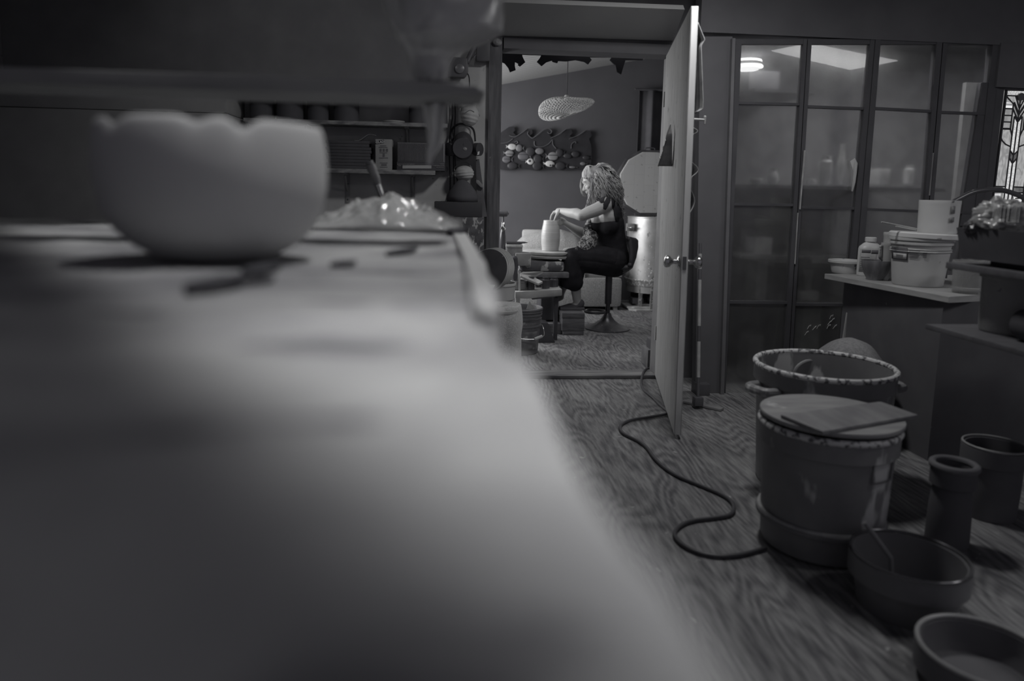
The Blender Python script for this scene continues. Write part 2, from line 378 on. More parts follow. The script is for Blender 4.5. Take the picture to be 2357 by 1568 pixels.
t.prism(pts, (0, .0025, 0)); t.build('loose_tape', mat('old_tape', .45, .62, rough=.5), d3, smooth=0)
SCR = mat('paint_scratch', .6, .7)
for x, y in ((1852, 772), (1858, 758), (1870, 760), (1880, 757), (1905, 748), (1912, 742), (1903, 757), (1917, 757), (1909, 735)):
    s = M(1, YC)
    MB().tube([P(x, y, YC+.012), P(x+4+random.random()*4, y-8, YC+.012), P(x+9, y-10, YC+.012), P(x+7, y-6, YC+.012)], [.0012, .002, .002, .001], 5).build('paint_scratch', SCR, d3)
# behind the filmed glass: shelves with pale things
PALE = mat('pale_ware', .62, .75, scale=4, rough=.6)
shelfm = mat('closet_shelf', .2, .25, rough=.8)
for px0, px1, py, nm in ((1725, 2150, 425, 'a'), (1690, 1990, 585, 'b'), (1690, 1960, 690, 'c'), (1720, 1860, 209, 'd')):
    a = P(px0, py, 4.3); b = P(px1, py, 4.3); zz = a.z
    sh = MB().box2((a.x, 4.2, zz-.02), (b.x, 4.99, zz)).build('wall_shelf', shelfm, smooth=0)
    tag(sh, {'a': 'long closet shelf level with the loose tape, behind the glazed doors', 'b': 'closet shelf behind the glazed doors, second from the floor', 'c': 'lowest closet shelf behind the glazed doors', 'd': 'short topmost closet shelf behind the leftmost glazed door'}[nm], 'shelf')
def behind(kind, name, px0, px1, py0, base, label, cat, Y=4.27, m=PALE):
    zz = zat(base, 4.3, (px0+px1)/2); 
    a = P(px0, base, Y); b = P(px1, base, Y); t = P(px0, py0, Y); r = (b.x-a.x)/2; h = t.z-zz; cx = (a.x+b.x)/2
    mb = MB()
    if kind == 'box': mb.box2((a.x, Y, zz), (b.x, Y+.16, zz+h), bev=.004)
    elif kind == 'bowl': pail(mb, (cx, Y+r), zz, zz+h, r*.5, r, ribs=(), th=.008, rim=.002)
    elif kind == 'vase': mb.lathe([(0,0), (r*.6, 0), (r, h*.35), (r*.9, h*.6), (r*.5, h*.85), (r*.62, h), (r*.5, h), (r*.4, h*.85), (0, h*.8)], (cx, Y+r, zz), 28)
    elif kind == 'jar': mb.lathe([(0,0), (r*.9, 0), (r, .01), (r, h*.8), (r*.7, h*.86), (r*.75, h*.88), (r*.75, h), (0, h)], (cx, Y+r, zz), 28)
    return tag(mb.build(name, m), label, cat)
behind('bowl', 'ceramic_bowl', 1732, 1758, 410, 425, 'small pale bowl on the closet shelf behind the leftmost glazed door', 'bowl')
behind('vase', 'ceramic_vase', 1772, 1796, 388, 425, 'slim pale vase behind the leftmost glazed door, beside the bowl', 'vase')
behind('jar', 'storage_jar', 1862, 1882, 412, 425, 'short jar on the closet shelf, behind the second glazed door near its left stile', 'jar')
behind('jar', 'storage_jar', 1893, 1917, 358, 425, 'tall bright jar in the middle of the second glazed door', 'jar')
behind('vase', 'ceramic_vase', 1928, 1945, 330, 425, 'tall narrow vase between the bright jar and the loose tape', 'vase')
behind('box', 'carton', 2022, 2046, 388, 425, 'square pale carton behind the third glazed door', 'carton')
behind('jar', 'storage_jar', 2086, 2106, 380, 425, 'dim upright jar behind the third glazed door', 'jar')
behind('box', 'carton', 1735, 1776, 547, 585, 'low pale box behind the leftmost glazed door, on the second lowest shelf', 'carton')
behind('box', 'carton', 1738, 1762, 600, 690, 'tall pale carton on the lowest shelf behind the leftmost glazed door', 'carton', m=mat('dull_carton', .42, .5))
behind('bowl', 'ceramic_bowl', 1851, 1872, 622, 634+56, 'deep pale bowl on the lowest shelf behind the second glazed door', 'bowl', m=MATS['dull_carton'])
behind('box', 'wall_cabinet', 1920, 1962, 482, 585, 'bright narrow cabinet panel behind the second glazed door', 'cabinet')
behind('box', 'carton', 1842, 1884, 670, 690, 'shallow white box on the lowest shelf behind the second glazed door', 'carton')
zz = zat(729, 4.3, 1870)
tag(MB().box2((P(1843,700,4.3).x, 4.26, 0), (P(1885,700,4.3).x, 4.42, zat(703, 4.26, 1860)), bev=.004).build('floor_carton', mat('pale_carton', .5, .62)), 'white carton standing under the lowest shelf behind the second glazed door', 'carton')
tag(MB().box2((P(1718,780,4.3).x, 4.26, 0), (P(1752,780,4.3).x, 4.42, zat(770, 4.26, 1740)), bev=.004).build('floor_carton', mat('grey_carton', .28, .34)), 'grey carton standing on the closet floor behind the leftmost glazed door', 'carton')
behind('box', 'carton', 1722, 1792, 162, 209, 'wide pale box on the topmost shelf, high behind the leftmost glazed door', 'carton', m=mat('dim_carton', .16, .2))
# skylight and ceiling lamp, seen mirrored in the glass ------------
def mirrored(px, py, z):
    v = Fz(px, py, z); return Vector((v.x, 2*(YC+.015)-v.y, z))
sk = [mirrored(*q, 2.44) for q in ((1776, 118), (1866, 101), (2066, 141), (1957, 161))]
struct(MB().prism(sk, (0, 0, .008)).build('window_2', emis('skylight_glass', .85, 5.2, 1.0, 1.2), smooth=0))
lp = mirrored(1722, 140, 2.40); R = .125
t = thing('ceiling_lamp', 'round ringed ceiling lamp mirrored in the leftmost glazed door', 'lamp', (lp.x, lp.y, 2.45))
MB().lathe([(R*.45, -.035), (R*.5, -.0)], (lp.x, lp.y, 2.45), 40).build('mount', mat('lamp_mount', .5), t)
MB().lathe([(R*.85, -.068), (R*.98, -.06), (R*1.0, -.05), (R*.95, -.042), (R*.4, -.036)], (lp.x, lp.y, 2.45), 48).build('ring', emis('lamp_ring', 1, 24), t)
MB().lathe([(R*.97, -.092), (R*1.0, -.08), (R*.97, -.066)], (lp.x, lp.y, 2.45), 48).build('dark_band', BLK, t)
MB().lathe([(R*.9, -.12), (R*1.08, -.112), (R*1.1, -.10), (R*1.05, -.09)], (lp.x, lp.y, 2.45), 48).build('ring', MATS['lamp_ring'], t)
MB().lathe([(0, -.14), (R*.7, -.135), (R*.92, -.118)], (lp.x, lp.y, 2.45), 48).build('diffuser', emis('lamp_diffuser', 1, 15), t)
# stained-glass window ---------------------------------------------
YS = 4.02
def cxw(y): return 2350-(y-220)*.127
HW = 35.0
def Wn(u, y, d=0): return P(cxw(y)+HW*u, y + u*1.0, YS+d)
w1 = struct(MB().box2((P(2210, 300, YS).x+.03, YS+.03, zat(560, YS, 2300)), (P(2357, 300, YS).x+.5, YS+.06, zat(190, YS, 2300))).build('window_1', emis('window_backing', .75, .10), smooth=0))
GL1 = emis('speckled_glass', .5, .62, 1.0, 160); GL2 = emis('swirl_glass', .5, .42, .85, 9, (3, 1, 1.3), 2.5); GL3 = emis('dark_glass', .10, .25, .3, 50)
GL4 = emis('ripple_glass', .55, .75, 1.0, 120, (.6, 1, 2), 1); GL5 = emis('ribbed_glass', .22, .8, 1.0, 30, (22, 1, .2)); GL6 = emis('clear_stripe_glass', .18, .9, 1.0, 14, (.2, 1, 14)); GL7 = emis('milk_glass', .4, .5, .6, 20)
LEAD = mat('lead', .05, .07, rough=.5)
def pane(pts, m): MB().prism([Wn(u, y) for u, y in pts], (0, .012, 0)).build('stained_pane', m, w1, smooth=0)
lead = MB()
def ld(*pts, r=.0042): lead.tube([Wn(u, y, -.002) for u, y in pts], r, 6)
pane([(-1, 209), (1, 209), (1, 220), (-1, 220)], GL1)
for s in (-1, 1):
    def X(l): return [(s*u, y) for u, y in l]
    pane(X([(-1, 236), (-.42, 238), (-.42, 250), (-1, 250)]), GL6)
    pane(X([(-1, 222), (-.55, 236), (-1, 236)]), GL7)
    for k in range(3):
        pane(X([(-1, 252+k*15), (-.42, 252+k*15), (-.42, 266+k*15), (-1, 266+k*15)]), GL7); ld(*X([(-1, 266.5+k*15), (-.42, 266.5+k*15)]))
    ld(*X([(-1, 221), (-.42, 240), (-.42, 297)])); ld(*X([(-1, 251), (-.42, 251)]))
    pane(X([(-.75, 222), (-.42, 240), (-.42, 262), (0, 276), (0, 250), (-.35, 222)]), GL2)
    pane(X([(-.42, 262), (-.22, 278), (-.22, 312), (-.42, 297)]), GL7)
    ld(*X([(-.42, 250), (0, 278)]), r=.004); ld(*X([(-.35, 221), (0, 250)])); ld(*X([(-.4, 236), (0, 264)]), r=.006)
    pane(X([(0, 280), (-.24, 268), (-.24, 262), (0, 266)]), GL3)
    pane(X([(0, 281), (-.26, 268), (-.26, 346), (0, 356)]), GL4)
    pane(X([(-.26, 347), (0, 357), (0, 376), (-.26, 364)]), GL3)
    pane(X([(-.26, 365), (0, 377), (0, 442), (-.26, 438)]), GL4)
    ld(*X([(-.26, 268), (-.26, 510)])); ld(*X([(-.26, 347), (0, 357)])); ld(*X([(-.26, 364), (0, 376)])); ld(*X([(-.26, 268), (0, 281)])); ld(*X([(-.42, 297), (-.26, 313)]))
    pane(X([(-1, 298), (-.42, 298), (-.26, 314), (-.26, 430), (-1, 430)]), GL2)
    ld(*X([(-1, 298), (-.42, 298)])); ld(*X([(-1, 316), (-.85, 325), (-.6, 333), (-.26, 338)])); ld(*X([(-1, 430), (-.26, 430)]))
    pane(X([(-1, 431), (-.45, 431), (-.45, 441), (-1, 441)]), GL3)
    pane(X([(-1, 445), (-.5, 445), (-.5, 468), (-1, 468)]), GL6); ld(*X([(-1, 443), (-.26, 443)])); ld(*X([(-1, 456), (-.5, 456)]))
    pane(X([(-.24, 445), (0, 445), (0, 468), (-.24, 468)]), GL4); ld(*X([(-1, 469), (0, 469)]))
    pane(X([(-1, 470), (-.03, 470), (-.03, 512), (-1, 512)]), GL5)
    ld(*X([(-1, 205), (-1, 516)]), r=.008)
ld((0, 232), (0, 514)); ld((-1, 221), (1, 221)); ld((-1, 207), (1, 207), r=.008)
lead.build('lead_came', LEAD, w1)
MB().lathe([(0, -.006), (M(9, YS), -.006), (M(9, YS), .006), (0, .006)], Wn(0, 223, -.006), 20, rotx(PI/2)).build('rosette', mat('rosette_glass', .12, .16, rough=.2), w1)
fr = MB()
fr.prism([P(2262, 190, YS-.02), P(2313, 190, YS-.02), P(2276, 520, YS-.02), P(2210, 520, YS-.02)], (0, .045, 0))
fr.prism([P(2300, 186, YS-.02), P(2420, 186, YS-.02), P(2420, 206, YS-.02), P(2300, 206, YS-.02)], (0, .045, 0))
fr.build('window_frame', FRM, w1, smooth=0)
lo = P(2215, 540, YS)
struct(MB().box2((P(2200, 700, YC).x, YC, 0), (5.2, YC+.1, zat(512, YS, 2300))).build('wall_under_window', WDK, smooth=0))
struct(MB().box2((P(2296, 150, YC).x, YC-.01, zat(204, YS, 2330)), (5.2, YC+.1, ztop+.01)).build('wall_over_window', WDK, smooth=0))
xr_ = P(2385+45, 400, YS).x
struct(MB().box2((xr_, YC, zat(512, YS, 2300)), (5.2, YC+.1, ztop)).build('wall_beside_window', WDK, smooth=0))
# ================================================================ lights
wd = bpy.data.worlds.new('world'); SC.world = wd; wd.use_nodes = True
bg = wd.node_tree.nodes['Background']; bg.inputs['Color'].default_value = (.95, .93, 1.07, 1); bg.inputs['Strength'].default_value = .085
def area(name, loc, target, size, power, spread=180, sy=None):
    l = bpy.data.lights.new(name, 'AREA'); l.energy = power; l.size = size; l.spread = math.radians(spread)
    if sy: l.shape = 'RECTANGLE'; l.size_y = sy
    o = bpy.data.objects.new(name, l); COL.objects.link(o); o.location = loc
    o.rotation_euler = (Vector(target)-Vector(loc)).to_track_quat('-Z', 'Y').to_euler(); return o
area('window_daylight', (wx-.12, 6.5, 1.43), (2, 6.3, 1.0), 1.75, 56, 170, 1.3)
area('closet_fill', (2.7, 4.19, 2.15), (2.7, 4.45, 0), 2.0, 11, 160, .14)  # unseen light added so the ware behind the glass shows
def spot(name, loc, target, power, ang, blend, size):
    l = bpy.data.lights.new(name, 'SPOT'); l.energy = power; l.spot_size = math.radians(ang); l.spot_blend = blend; l.shadow_soft_size = size
    o = bpy.data.objects.new(name, l); COL.objects.link(o); o.location = loc
    o.rotation_euler = (Vector(target)-Vector(loc)).to_track_quat('-Z', 'Y').to_euler(); return o
# added beam: unseen panes above the table, shaped to pool light on the canvas
n2 = Vector((.838, .546, 0)); l2_ = Vector((.546, -.838, 0)); BW, BL = .8, 2.75
vdir = Vector((-.25, -.03, -1)).normalized()
zz_ = -vdir; xx_ = (l2_ - l2_.dot(zz_)*zz_).normalized(); yy_ = zz_.cross(xx_)
e0 = Vector((-.03, .285, 1.055))
def beam_pane(s0, s1, wm2):
    "one pane of the added overhead light, covering s1..s0 along the shaft of light on the table"
    tg = e0 + n2*BW*.5 + l2_*((s0+s1)/2); og = tg - vdir*((2.27-1.055)/-vdir.z)
    la = bpy.data.lights.new('table_fill', 'AREA'); la.shape = 'RECTANGLE'; la.size = s0-s1; la.size_y = BW; la.energy = wm2*(s0-s1)*BW; la.spread = math.radians(6.5)
    o = bpy.data.objects.new('table_fill', la); COL.objects.link(o); m4 = Matrix((xx_, yy_, zz_)).transposed().to_4x4(); m4.translation = og; o.matrix_world = m4
beam_pane(.46, -.24, 3.3); beam_pane(-.24, -1.7, 1.8)
BL = 2.04; org = e0 + n2*BW*.5 + l2_*(-.68) - vdir*((2.27-1.055)/-vdir.z)
mb = MB()
for s in (-1, 1):
    for (ax, bx_, hl, hw) in ((xx_, yy_, BL/2, BW/2), (yy_, xx_, BW/2, BL/2)):
        c = org + bx_*s*(hw+.02); mb.tube([c-ax*(hl+.03), c+ax*(hl+.03)], .02, 4)
struct(mb.build('added_window_4', mat('added_frame', .3), smooth=0))  # frame added around the unseen panes above the table
# unseen ceiling lamp added to brighten the shelves on the left
l2 = (-.75, 3.0)
t = thing('ceiling_lamp', 'added unseen ceiling lamp brightening the wall shelves on the left', 'lamp', (l2[0], l2[1], 2.45))
MB().lathe([(.10, -.03), (.10, 0), (0, 0)], (l2[0], l2[1], 2.45), 32).build('mount', mat('lamp_mount', .5), t)
MB().lathe([(0, -.06), (.09, -.055), (.11, -.03), (0, -.028)], (l2[0], l2[1], 2.45), 32).build('diffuser', emis('fill_lamp_dim', 1, .5), t)
spot('shelf_fill_beam', (l2[0], l2[1], 2.37), (-.6, 4.35, 1.2), 5, 115, .6, .06)

l3 = (1.12, 2.95)  # unseen ceiling lamp added to brighten the door and nearby floor
t = thing('ceiling_lamp', 'added unseen ceiling lamp brightening the floor before the open doorway', 'lamp', (l3[0], l3[1], 2.45))
MB().lathe([(.10, -.02), (.10, 0), (0, 0)], (l3[0], l3[1], 2.45), 32).build('mount', mat('lamp_mount', .5), t)
MB().lathe([(0, -.03), (.13, -.028), (.14, -.015), (0, -.014)], (l3[0], l3[1], 2.45), 32).build('diffuser', MATS['fill_lamp_dim'], t)
area('doorway_fill', (l3[0], l3[1], 2.415), (l3[0], l3[1], 0), .26, 13)

# unseen roof light added to brighten the back-room floor
rz = cz(.75)-.05
struct(MB().tube([(.75, 4.95, rz), (1.75, 4.95, rz), (1.75, 5.55, rz), (.75, 5.55, rz)], .018, 4, True).build('added_window_5', mat('added_frame', .3), smooth=0))
area('back_room_fill', (1.25, 5.22, rz-.03), (1.25, 5.35, 0), .95, 6.5, 150, .55)
# ================================================================ foreground table
ZT = 1.055
XR = .055
CANV = mat('stained_canvas', .19, .40, scale=5.5, rough=.9, spec=.1, detail=6, bump=.12, bscale=300, speck=.15, spscale=7, spth=.60, spstretch=(.6,1.3,1))
WOODM = mat('bench_wood', .2, .3, scale=8, stretch=(.5,6,6), rough=.7)
tb = thing('worktable', 'long wooden worktable under a stained canvas cover, nearest the viewer', 'table', (-.7, 1, 0))
MB().box2((-1.5, -.35, ZT-.06), (XR-.015, 2.04, ZT-.008), bev=.01).build('tabletop', WOODM, tb)
for x in (-1.42, XR-.12):
    for y in (-.27, 1.95): MB().box2((x-.04, y-.04, 0), (x+.04, y+.04, ZT-.06), bev=.004).build('leg', WOODM, tb)
MB().box2((-1.40, 1.93, .25), (XR-.14, 1.97, .33)).build('stretcher', WOODM, tb)
def canvas(u, v):
    # u across (0 left .. 1 hanging right edge), v along
    y = -.36 + v*2.46
    hang_y = max(0, y-2.06); y = min(y, 2.06)
    s = u*1.92
    xe = XR + .006*math.sin(y*7+1) + .004*math.sin(y*19) - .016*math.exp(-((y-.47)/.05)**2) + .01*math.exp(-((y-1.6)/.4)**2)*-1
    x = -1.5 + s*1.0; z = ZT
    L = 1.5+xe
    if s > L-.012:
        d = s-(L-.012); q = min(d/.018, 1)*PI/2
        x = xe-.012 + .012*math.sin(q) + max(0, d-.018)*.02; z = ZT - .012*(1-math.cos(q)) - max(0, d-.018)
        x += (.010*math.sin(y*23)+.006*math.sin(y*41))*min(1, max(0, d-.02)*6)
    z -= hang_y*1.0
    if s <= L: z += .0035*noise.noise((x*5, y*4, 0)) + .0018*noise.noise((x*17, y*13, 3)) + .002*abs(noise.noise((x*9, y*6, 7)))
    return Vector((x, y+ (.012 if hang_y else 0), z))
tag(MB().grid(150, 150, canvas).build('canvas_cloth', CANV, smooth=180), 'stained pale canvas cloth spread over the long worktable', 'cloth')
# lighter hem strip along the edge of the table, as a folded flap of canvas
tag(MB().prism([(.022, .52, ZT+.003), (.040, .50, ZT+.003), (.050, 1.0, ZT+.003), (.046, 1.5, ZT+.003), (.018, 1.5, ZT+.003), (.026, 1.0, ZT+.003)], (0,0,.006), bev=.002).build('canvas_strip', mat('clean_canvas', .34, .38, scale=30, rough=.9)), 'pale folded strip of clean canvas along the far right table edge', 'cloth strip')
# bowl
CER = mat('white_bisque', .50, .56, scale=3, rough=.75, spec=.2)
bc = (P(500, 500, .95).x, .95); br = .137; bt = 1.2262
def bowl_fn():
    prof = [(.060, 0), (.068, .0), (.076, .004), (.096, .016), (.115, .033), (.130, .058), (.1365, .092), (.1372, .115), (.136, .138), (.133, .156), (.130, .165)]
    inn = [(.127, .166), (.124, .16), (.130, .135), (.131, .10), (.124, .06), (.10, .03), (.06, .02), (0, .016)]
    mb = MB(); mb.lathe([(0, .004), (.05, .004)]+prof+inn, (bc[0], bc[1], ZT+.006), 120)
    for v in mb.v:
        h = v.z-ZT
        if h > .15:
            a = math.atan2(v.y-bc[1], v.x-bc[0])
            for a0, wd_, dp in ((math.atan2(-.135, M(544-500, .82)), .10, .007), (math.atan2(-.12, M(640-500, .83)), .10, .012), (2.4, .1, .012), (1.2, .1, .01), (-2.2, .12, .01)):
                d = (a-a0+PI) % (2*PI)-PI
                v.z -= dp*math.exp(-(d/wd_)**2)*min(1, (h-.15)/.015)
    return mb
tag(bowl_fn().build('ceramic_bowl', CER, smooth=180), 'large white unglazed bowl with a notched wavy rim on the canvas table', 'bowl')
# thin dark pieces lying on the canvas
SCRAPM = mat('dark_scrap_matte', .05, .08, rough=.9, spec=.1)
def scrap(p0, p1, w, label, h=.006):
    a = Fz(*p0, ZT+.002); b = Fz(*p1, ZT+.002); d = (b-a); n = Vector((-d.y, d.x, 0)).normalized()*w
    pts = [a-n*.25, a+d*.3-n*.9, a+d*.75-n, b-n*.3, b+n*.3, a+d*.7+n, a+d*.25+n*.8, a+n*.25]
    tag(MB().prism(pts, (0,0,h), bev=.0015).build('dark_scrap', SCRAPM), label, 'clay scrap', 'dark scraps on the canvas')
scrap((890, 589), (958, 576), .010, 'dark sliver on the canvas, farthest right of the scraps')
scrap((762, 615), (818, 609), .008, 'short dark scrap midway along the canvas')
scrap((560, 635), (640, 618), .012, 'dark scrap close against the foot of the big bowl', .008)
scrap((430, 680), (560, 652), .012, 'largest dark scrap, nearest the viewer on the canvas', .01)
scrap((565, 655), (630, 645), .007, 'thin scrap beside the largest dark one')
scrap((1036, 541), (1066, 531), .02, 'dark crumb at the far right corner of the canvas', .01)
# crumpled clear film
FILM = mat('clear_film', .42, .55, scale=8, rough=.12, spec=.9, alpha=.6, bump=.5, bscale=22)
def film(u, v):
    x0 = P(730, 500, 1.9).x; x1 = P(1062, 500, 1.9).x
    x = x0+(x1-x0)*u; y = 1.66+.36*v
    px = 730+(1062-730)*u
    tops = [(730, 518), (780, 500), (840, 470), (880, 463), (905, 456), (935, 470), (970, 482), (1010, 492), (1040, 510), (1062, 522)]
    for (a, ya), (b, yb) in zip(tops, tops[1:]):
        if a <= px <= b: ty = ya+(yb-ya)*(px-a)/(b-a); break
    hmax = zat(ty, 1.86)-ZT
    e = math.sin(PI*min(1, max(0, v)))**.7
    h = hmax*e*(.92+.08*noise.noise((x*20, y*20, 1)))
    h += (.014*noise.noise((x*30, y*26, 5)) + .022*abs(noise.noise((x*15, y*18, 9))) + .008*noise.noise((x*70, y*60, 2))-.008)*e
    return Vector((x+.01*noise.noise((x*15, y*15, 4)), y, ZT+.006+max(0, h)))
tag(MB().grid(110, 60, film).build('plastic_film', FILM, smooth=180, solid=.0012), 'crumpled clear plastic film heaped at the far end of the canvas', 'plastic film')
# ---- overhead plank with wrapped bundle and dripping plastic
YH = 1.25
pl = MB()
tip = P(1117, 211, YH)
zt = zat(188, YH, 1000); zb = zat(222, YH, 960)
prof = [(-1.6, zt, zb), (P(950,200,YH).x, zt, zb), (P(1010,200,YH).x, zt, zat(220,YH,1010)), (P(1060,200,YH).x, zat(190,YH,1060), zat(217,YH,1060)), (P(1095,200,YH).x, zat(199,YH,1095), zat(214,YH,1095)), (tip.x, tip.z+.004, tip.z-.006)]
top = [(x, YH, a) for x, a, b in prof]; bot = [(x, YH, b) for x, a, b in prof][::-1]
sh = thing('hanging_shelf', 'dark plank shelf hung from the ceiling above the canvas table', 'shelf', (-.7, YH+.075, zb))
pl.prism(top+bot, (0, .15, 0), bev=.005); pl.build('plank', mat('plank_dark', .26, .3, rough=.9, spec=.05), sh)
for x in (-1.5, -.98):
    for y in (YH+.03, YH+.12): MB().tube([(x, y, zt-.003), (x, y, 2.452)], .007).build('hanger_rod', BLK, sh)
WRAP = mat('wrap_film', .22, .5, scale=7, rough=.22, spec=.6, alpha=.9, bump=.4, bscale=8, stretch=(1,1,.5))
prof_w = [(880, 1172, -40), (885, 1150, 0), (900, 1150, 40), (912, 1146, 76), (925, 1092, 100), (938, 1046, 122), (944, 1034, 140), (948, 1032, 165), (955, 1030, 187)]
def wrap(u, v):
    f = v*(len(prof_w)-1); i = min(int(f), len(prof_w)-2); t = f-i
    a, b = prof_w[i], prof_w[i+1]; l = a[0]+(b[0]-a[0])*t; r = a[1]+(b[1]-a[1])*t; y = a[2]+(b[2]-a[2])*t
    Y = YH+.075; c = P((l+r)/2, y, Y); hw = M((r-l)/2, Y); ang = 2*PI*u
    ca, sa = math.cos(ang), math.sin(ang)
    ca = math.copysign(abs(ca)**.8, ca)
    rr = 1 + .05*noise.noise((3*ca, 3*sa, y*.02)) + .03*math.sin(ang*9+y*.05)
    return Vector((c.x+hw*ca*rr, c.y+min(hw, .075)*sa*rr, c.z+.006*noise.noise((ca*4, sa*4, v*3))))
w = MB().grid(90, 60, wrap, closeu=True)
bd = thing('wrapped_bundle', 'dark bundle wrapped in dusty plastic sheeting on the hanging plank', 'bundle', (P(990, 188, YH+.1).x, YH+.1, zt))
w.build('plastic_wrap', WRAP, bd, smooth=180)
inner = MB(); a = P(985, 100, YH+.1)
inner.box2((P(958, 130, YH+.075).x, YH+.062, zt+.002), (P(1014,130,YH+.075).x, YH+.088, zat(128, YH+.075, 990)), bev=.006)
inner.build('contents', BLK, bd)
def strip(u, v):
    cs = [(1002, 238, 25), (1000, 270, 20), (1002, 300, 17), (1000, 330, 15), (992, 352, 10), (988, 366, 5), (987, 380, 1.5)]
    f = v*(len(cs)-1); i = min(int(f), len(cs)-2); t = f-i; a, b = cs[i], cs[i+1]
    cx = a[0]+(b[0]-a[0])*t; cy = a[1]+(b[1]-a[1])*t; hw = a[2]+(b[2]-a[2])*t
    p = P(cx+hw*(2*u-1), cy, YH+.10); p.y += .012*math.sin(u*9+v*3)*hw/25; return p
MB().grid(24, 40, strip).build('hanging_strip', mat('strip_film', .6, .8, scale=5, rough=.5, stretch=(3,3,.3)), bd, smooth=180, solid=.003)
# pole with grip standing behind the table, and dark tool handle
YP = 2.35
a = P(849, 371, YP); b = P(869, 421, YP); c = P(884, 464, YP); d = (c-b).normalized(); foot = b + d*((b.z-.0)/-d.z)
foot = Vector((foot.x, foot.y+.0, 0.012)); t = thing('broom', 'upright pole with a pale grip rising behind the crumpled film', 'broom', (foot.x, foot.y, 0))
MB().tube(smooth_path([b+Vector((0,0,.01)), c, foot+Vector((0,0,.12))], 3), M(7.5, YP), 14).build('tube', mat('silver_tube', .5, .62, rough=.25, metal=.8), t)
MB().tube(smooth_path([b-Vector((0,0,.006)), b*.75+a*.25, b*.35+a*.65, a*.9+b*.1, a], 5), [M(x, YP) for x in ([8.5]*4+[10]*5+[11]*5+[9]*5+[8]*2)][:21], 14).build('grip', mat('grey_grip', .25, .36, rough=.45, scale=20), t)
MB().box2((foot.x-.12, foot.y-.03, 0.0), (foot.x+.12, foot.y+.03, .13), bev=.01).build('broom_head', BLK, t)
p = P(898, 470, 2.2); q = P(889, 441, 2.2)
tag(MB().tube([p-Vector((0,0,.2)), p, p*.3+q*.7, q], [.012, .012, .013, .009], 12).build('hand_tool', BLK), 'short black tool handle poking up beside the pale gripped pole', 'tool')
# support box for tool handle: a tall bin behind the table
tag(MB().box2((p.x-.09, 2.12, 0), (p.x+.09, 2.28, p.z-.19), bev=.01).build('tool_bin', DK), 'dark tool bin hidden behind the far end of the worktable', 'bin')
# ================================================================ left wall and shelves
YL = YW-.16
SHW = mat('shelf_edge_wood', .14, .34, scale=22, stretch=(.8,1,2), rough=.8)
def wshelf(px0, px1, py0, py1, label, brs):
    a = P(px0, py0, YL); b = P(px1, py1, YL)
    z0 = zat(py1, YL, (px0+px1)/2); z1 = zat(py0, YL, (px0+px1)/2)
    t = thing('wall_shelf', label, 'shelf', ((a.x+b.x)/2, YW-.08, z0), 'shelves on the left wall')
    MB().box2((a.x, YL, z0), (b.x, YW-.001, z1), bev=.002).build('shelf_board', SHW, t)
    for bx_ in brs:
        x = P(bx_, py1, YL).x
        br = MB(); br.box2((x-.012, YW-.008, z0-.17), (x+.012, YW-.001, z0-.003), bev=.002)
        br.tube([(x, YW-.008, z0-.10), (x, YW-.05, z0-.075), (x, YW-.12, z0-.012)], .006, 8); br.box2((x-.012, YL+.02, z0-.008), (x+.012, YW-.004, z0-.0005))
        o = br.build('bracket', mat('bracket_metal', .26, .32, rough=.4), t)
        for k in (-.15, -.06): MB().ball((x, YW-.01, z0+k), (.005, .003, .005)).build('screw', BLK, o)
    return z1
zu = wshelf(560, 1030, 278, 287, 'upper wall shelf with a rough pale edge, left of the doorway', (935, 700))
zl = wshelf(560, 1002, 388, 398, 'lower wall shelf on two brackets, holding the printed carton', (792, 948))
def xz(px, Y=None): return P(px, 400, YL if Y is None else Y).x
# GLAD carton
t = thing('printed_carton', 'upright pale carton printed GLAD on the lower wall shelf', 'carton', (xz(882), YL+.06, zl))
za = zat(320, YL, 880)
MB().box2((xz(864), YL+.01, zl), (xz(902), YL+.13, za), bev=.002).build('box', mat('carton_grey', .32, .38, scale=9, rough=.6), t)
def text(body, size, loc, m, parent, rot=(PI/2, 0, 0), name='lettering', shear=0, bold=0):
    cu = bpy.data.curves.new('txt', 'FONT'); cu.body = body; cu.size = size; cu.align_x = 'CENTER'; cu.align_y = 'CENTER'; cu.extrude = .0004; cu.shear = shear; cu.offset = bold
    o = bpy.data.objects.new('txt', cu); COL.objects.link(o); dg = bpy.context.evaluated_depsgraph_get()
    me = bpy.data.meshes.new_from_object(o.evaluated_get(dg)); bpy.data.objects.remove(o)
    r = Matrix.Rotation(rot[2], 4, 'Z') @ Matrix.Rotation(rot[0], 4, 'X') @ Matrix.Rotation(rot[1], 4, 'Z')
    me.transform(Matrix.Translation(Vector(loc)-ORG[parent.name]) @ r)
    me.materials.clear(); me.materials.append(m); me.name = name
    o = bpy.data.objects.new(name, me); COL.objects.link(o); o.parent = parent; return o
INK = mat('dark_ink', .04); INKM = mat('grey_ink', .12, .16); WHI = mat('white_paint', .75)
yf = YL+.0085
lab = MB().prism([P(864.5, 325, yf), P(884, 321.5, yf), P(883.5, 329.5, yf), P(864.5, 332, yf)], (0, .0015, 0)).build('logo_patch', INK, t, smooth=0)
text('GLAD', M(7.0, YL), P(874.2, 327.1, yf-.001), WHI, t, (PI/2, .11, 0), shear=.15, bold=.0004)
ln = MB()
for x0, x1, y in ((875, 889, 335), (872, 892, 338.5), (874, 891, 351), (873, 893, 363), (874, 892, 374.5), (875, 892, 384)):
    MB().prism([P(x0, y, yf), P(x1, y, yf), P(x1, y+1.4, yf), P(x0, y+1.4, yf)], (0, .0012, 0)).build('print', INKM, t, smooth=0)
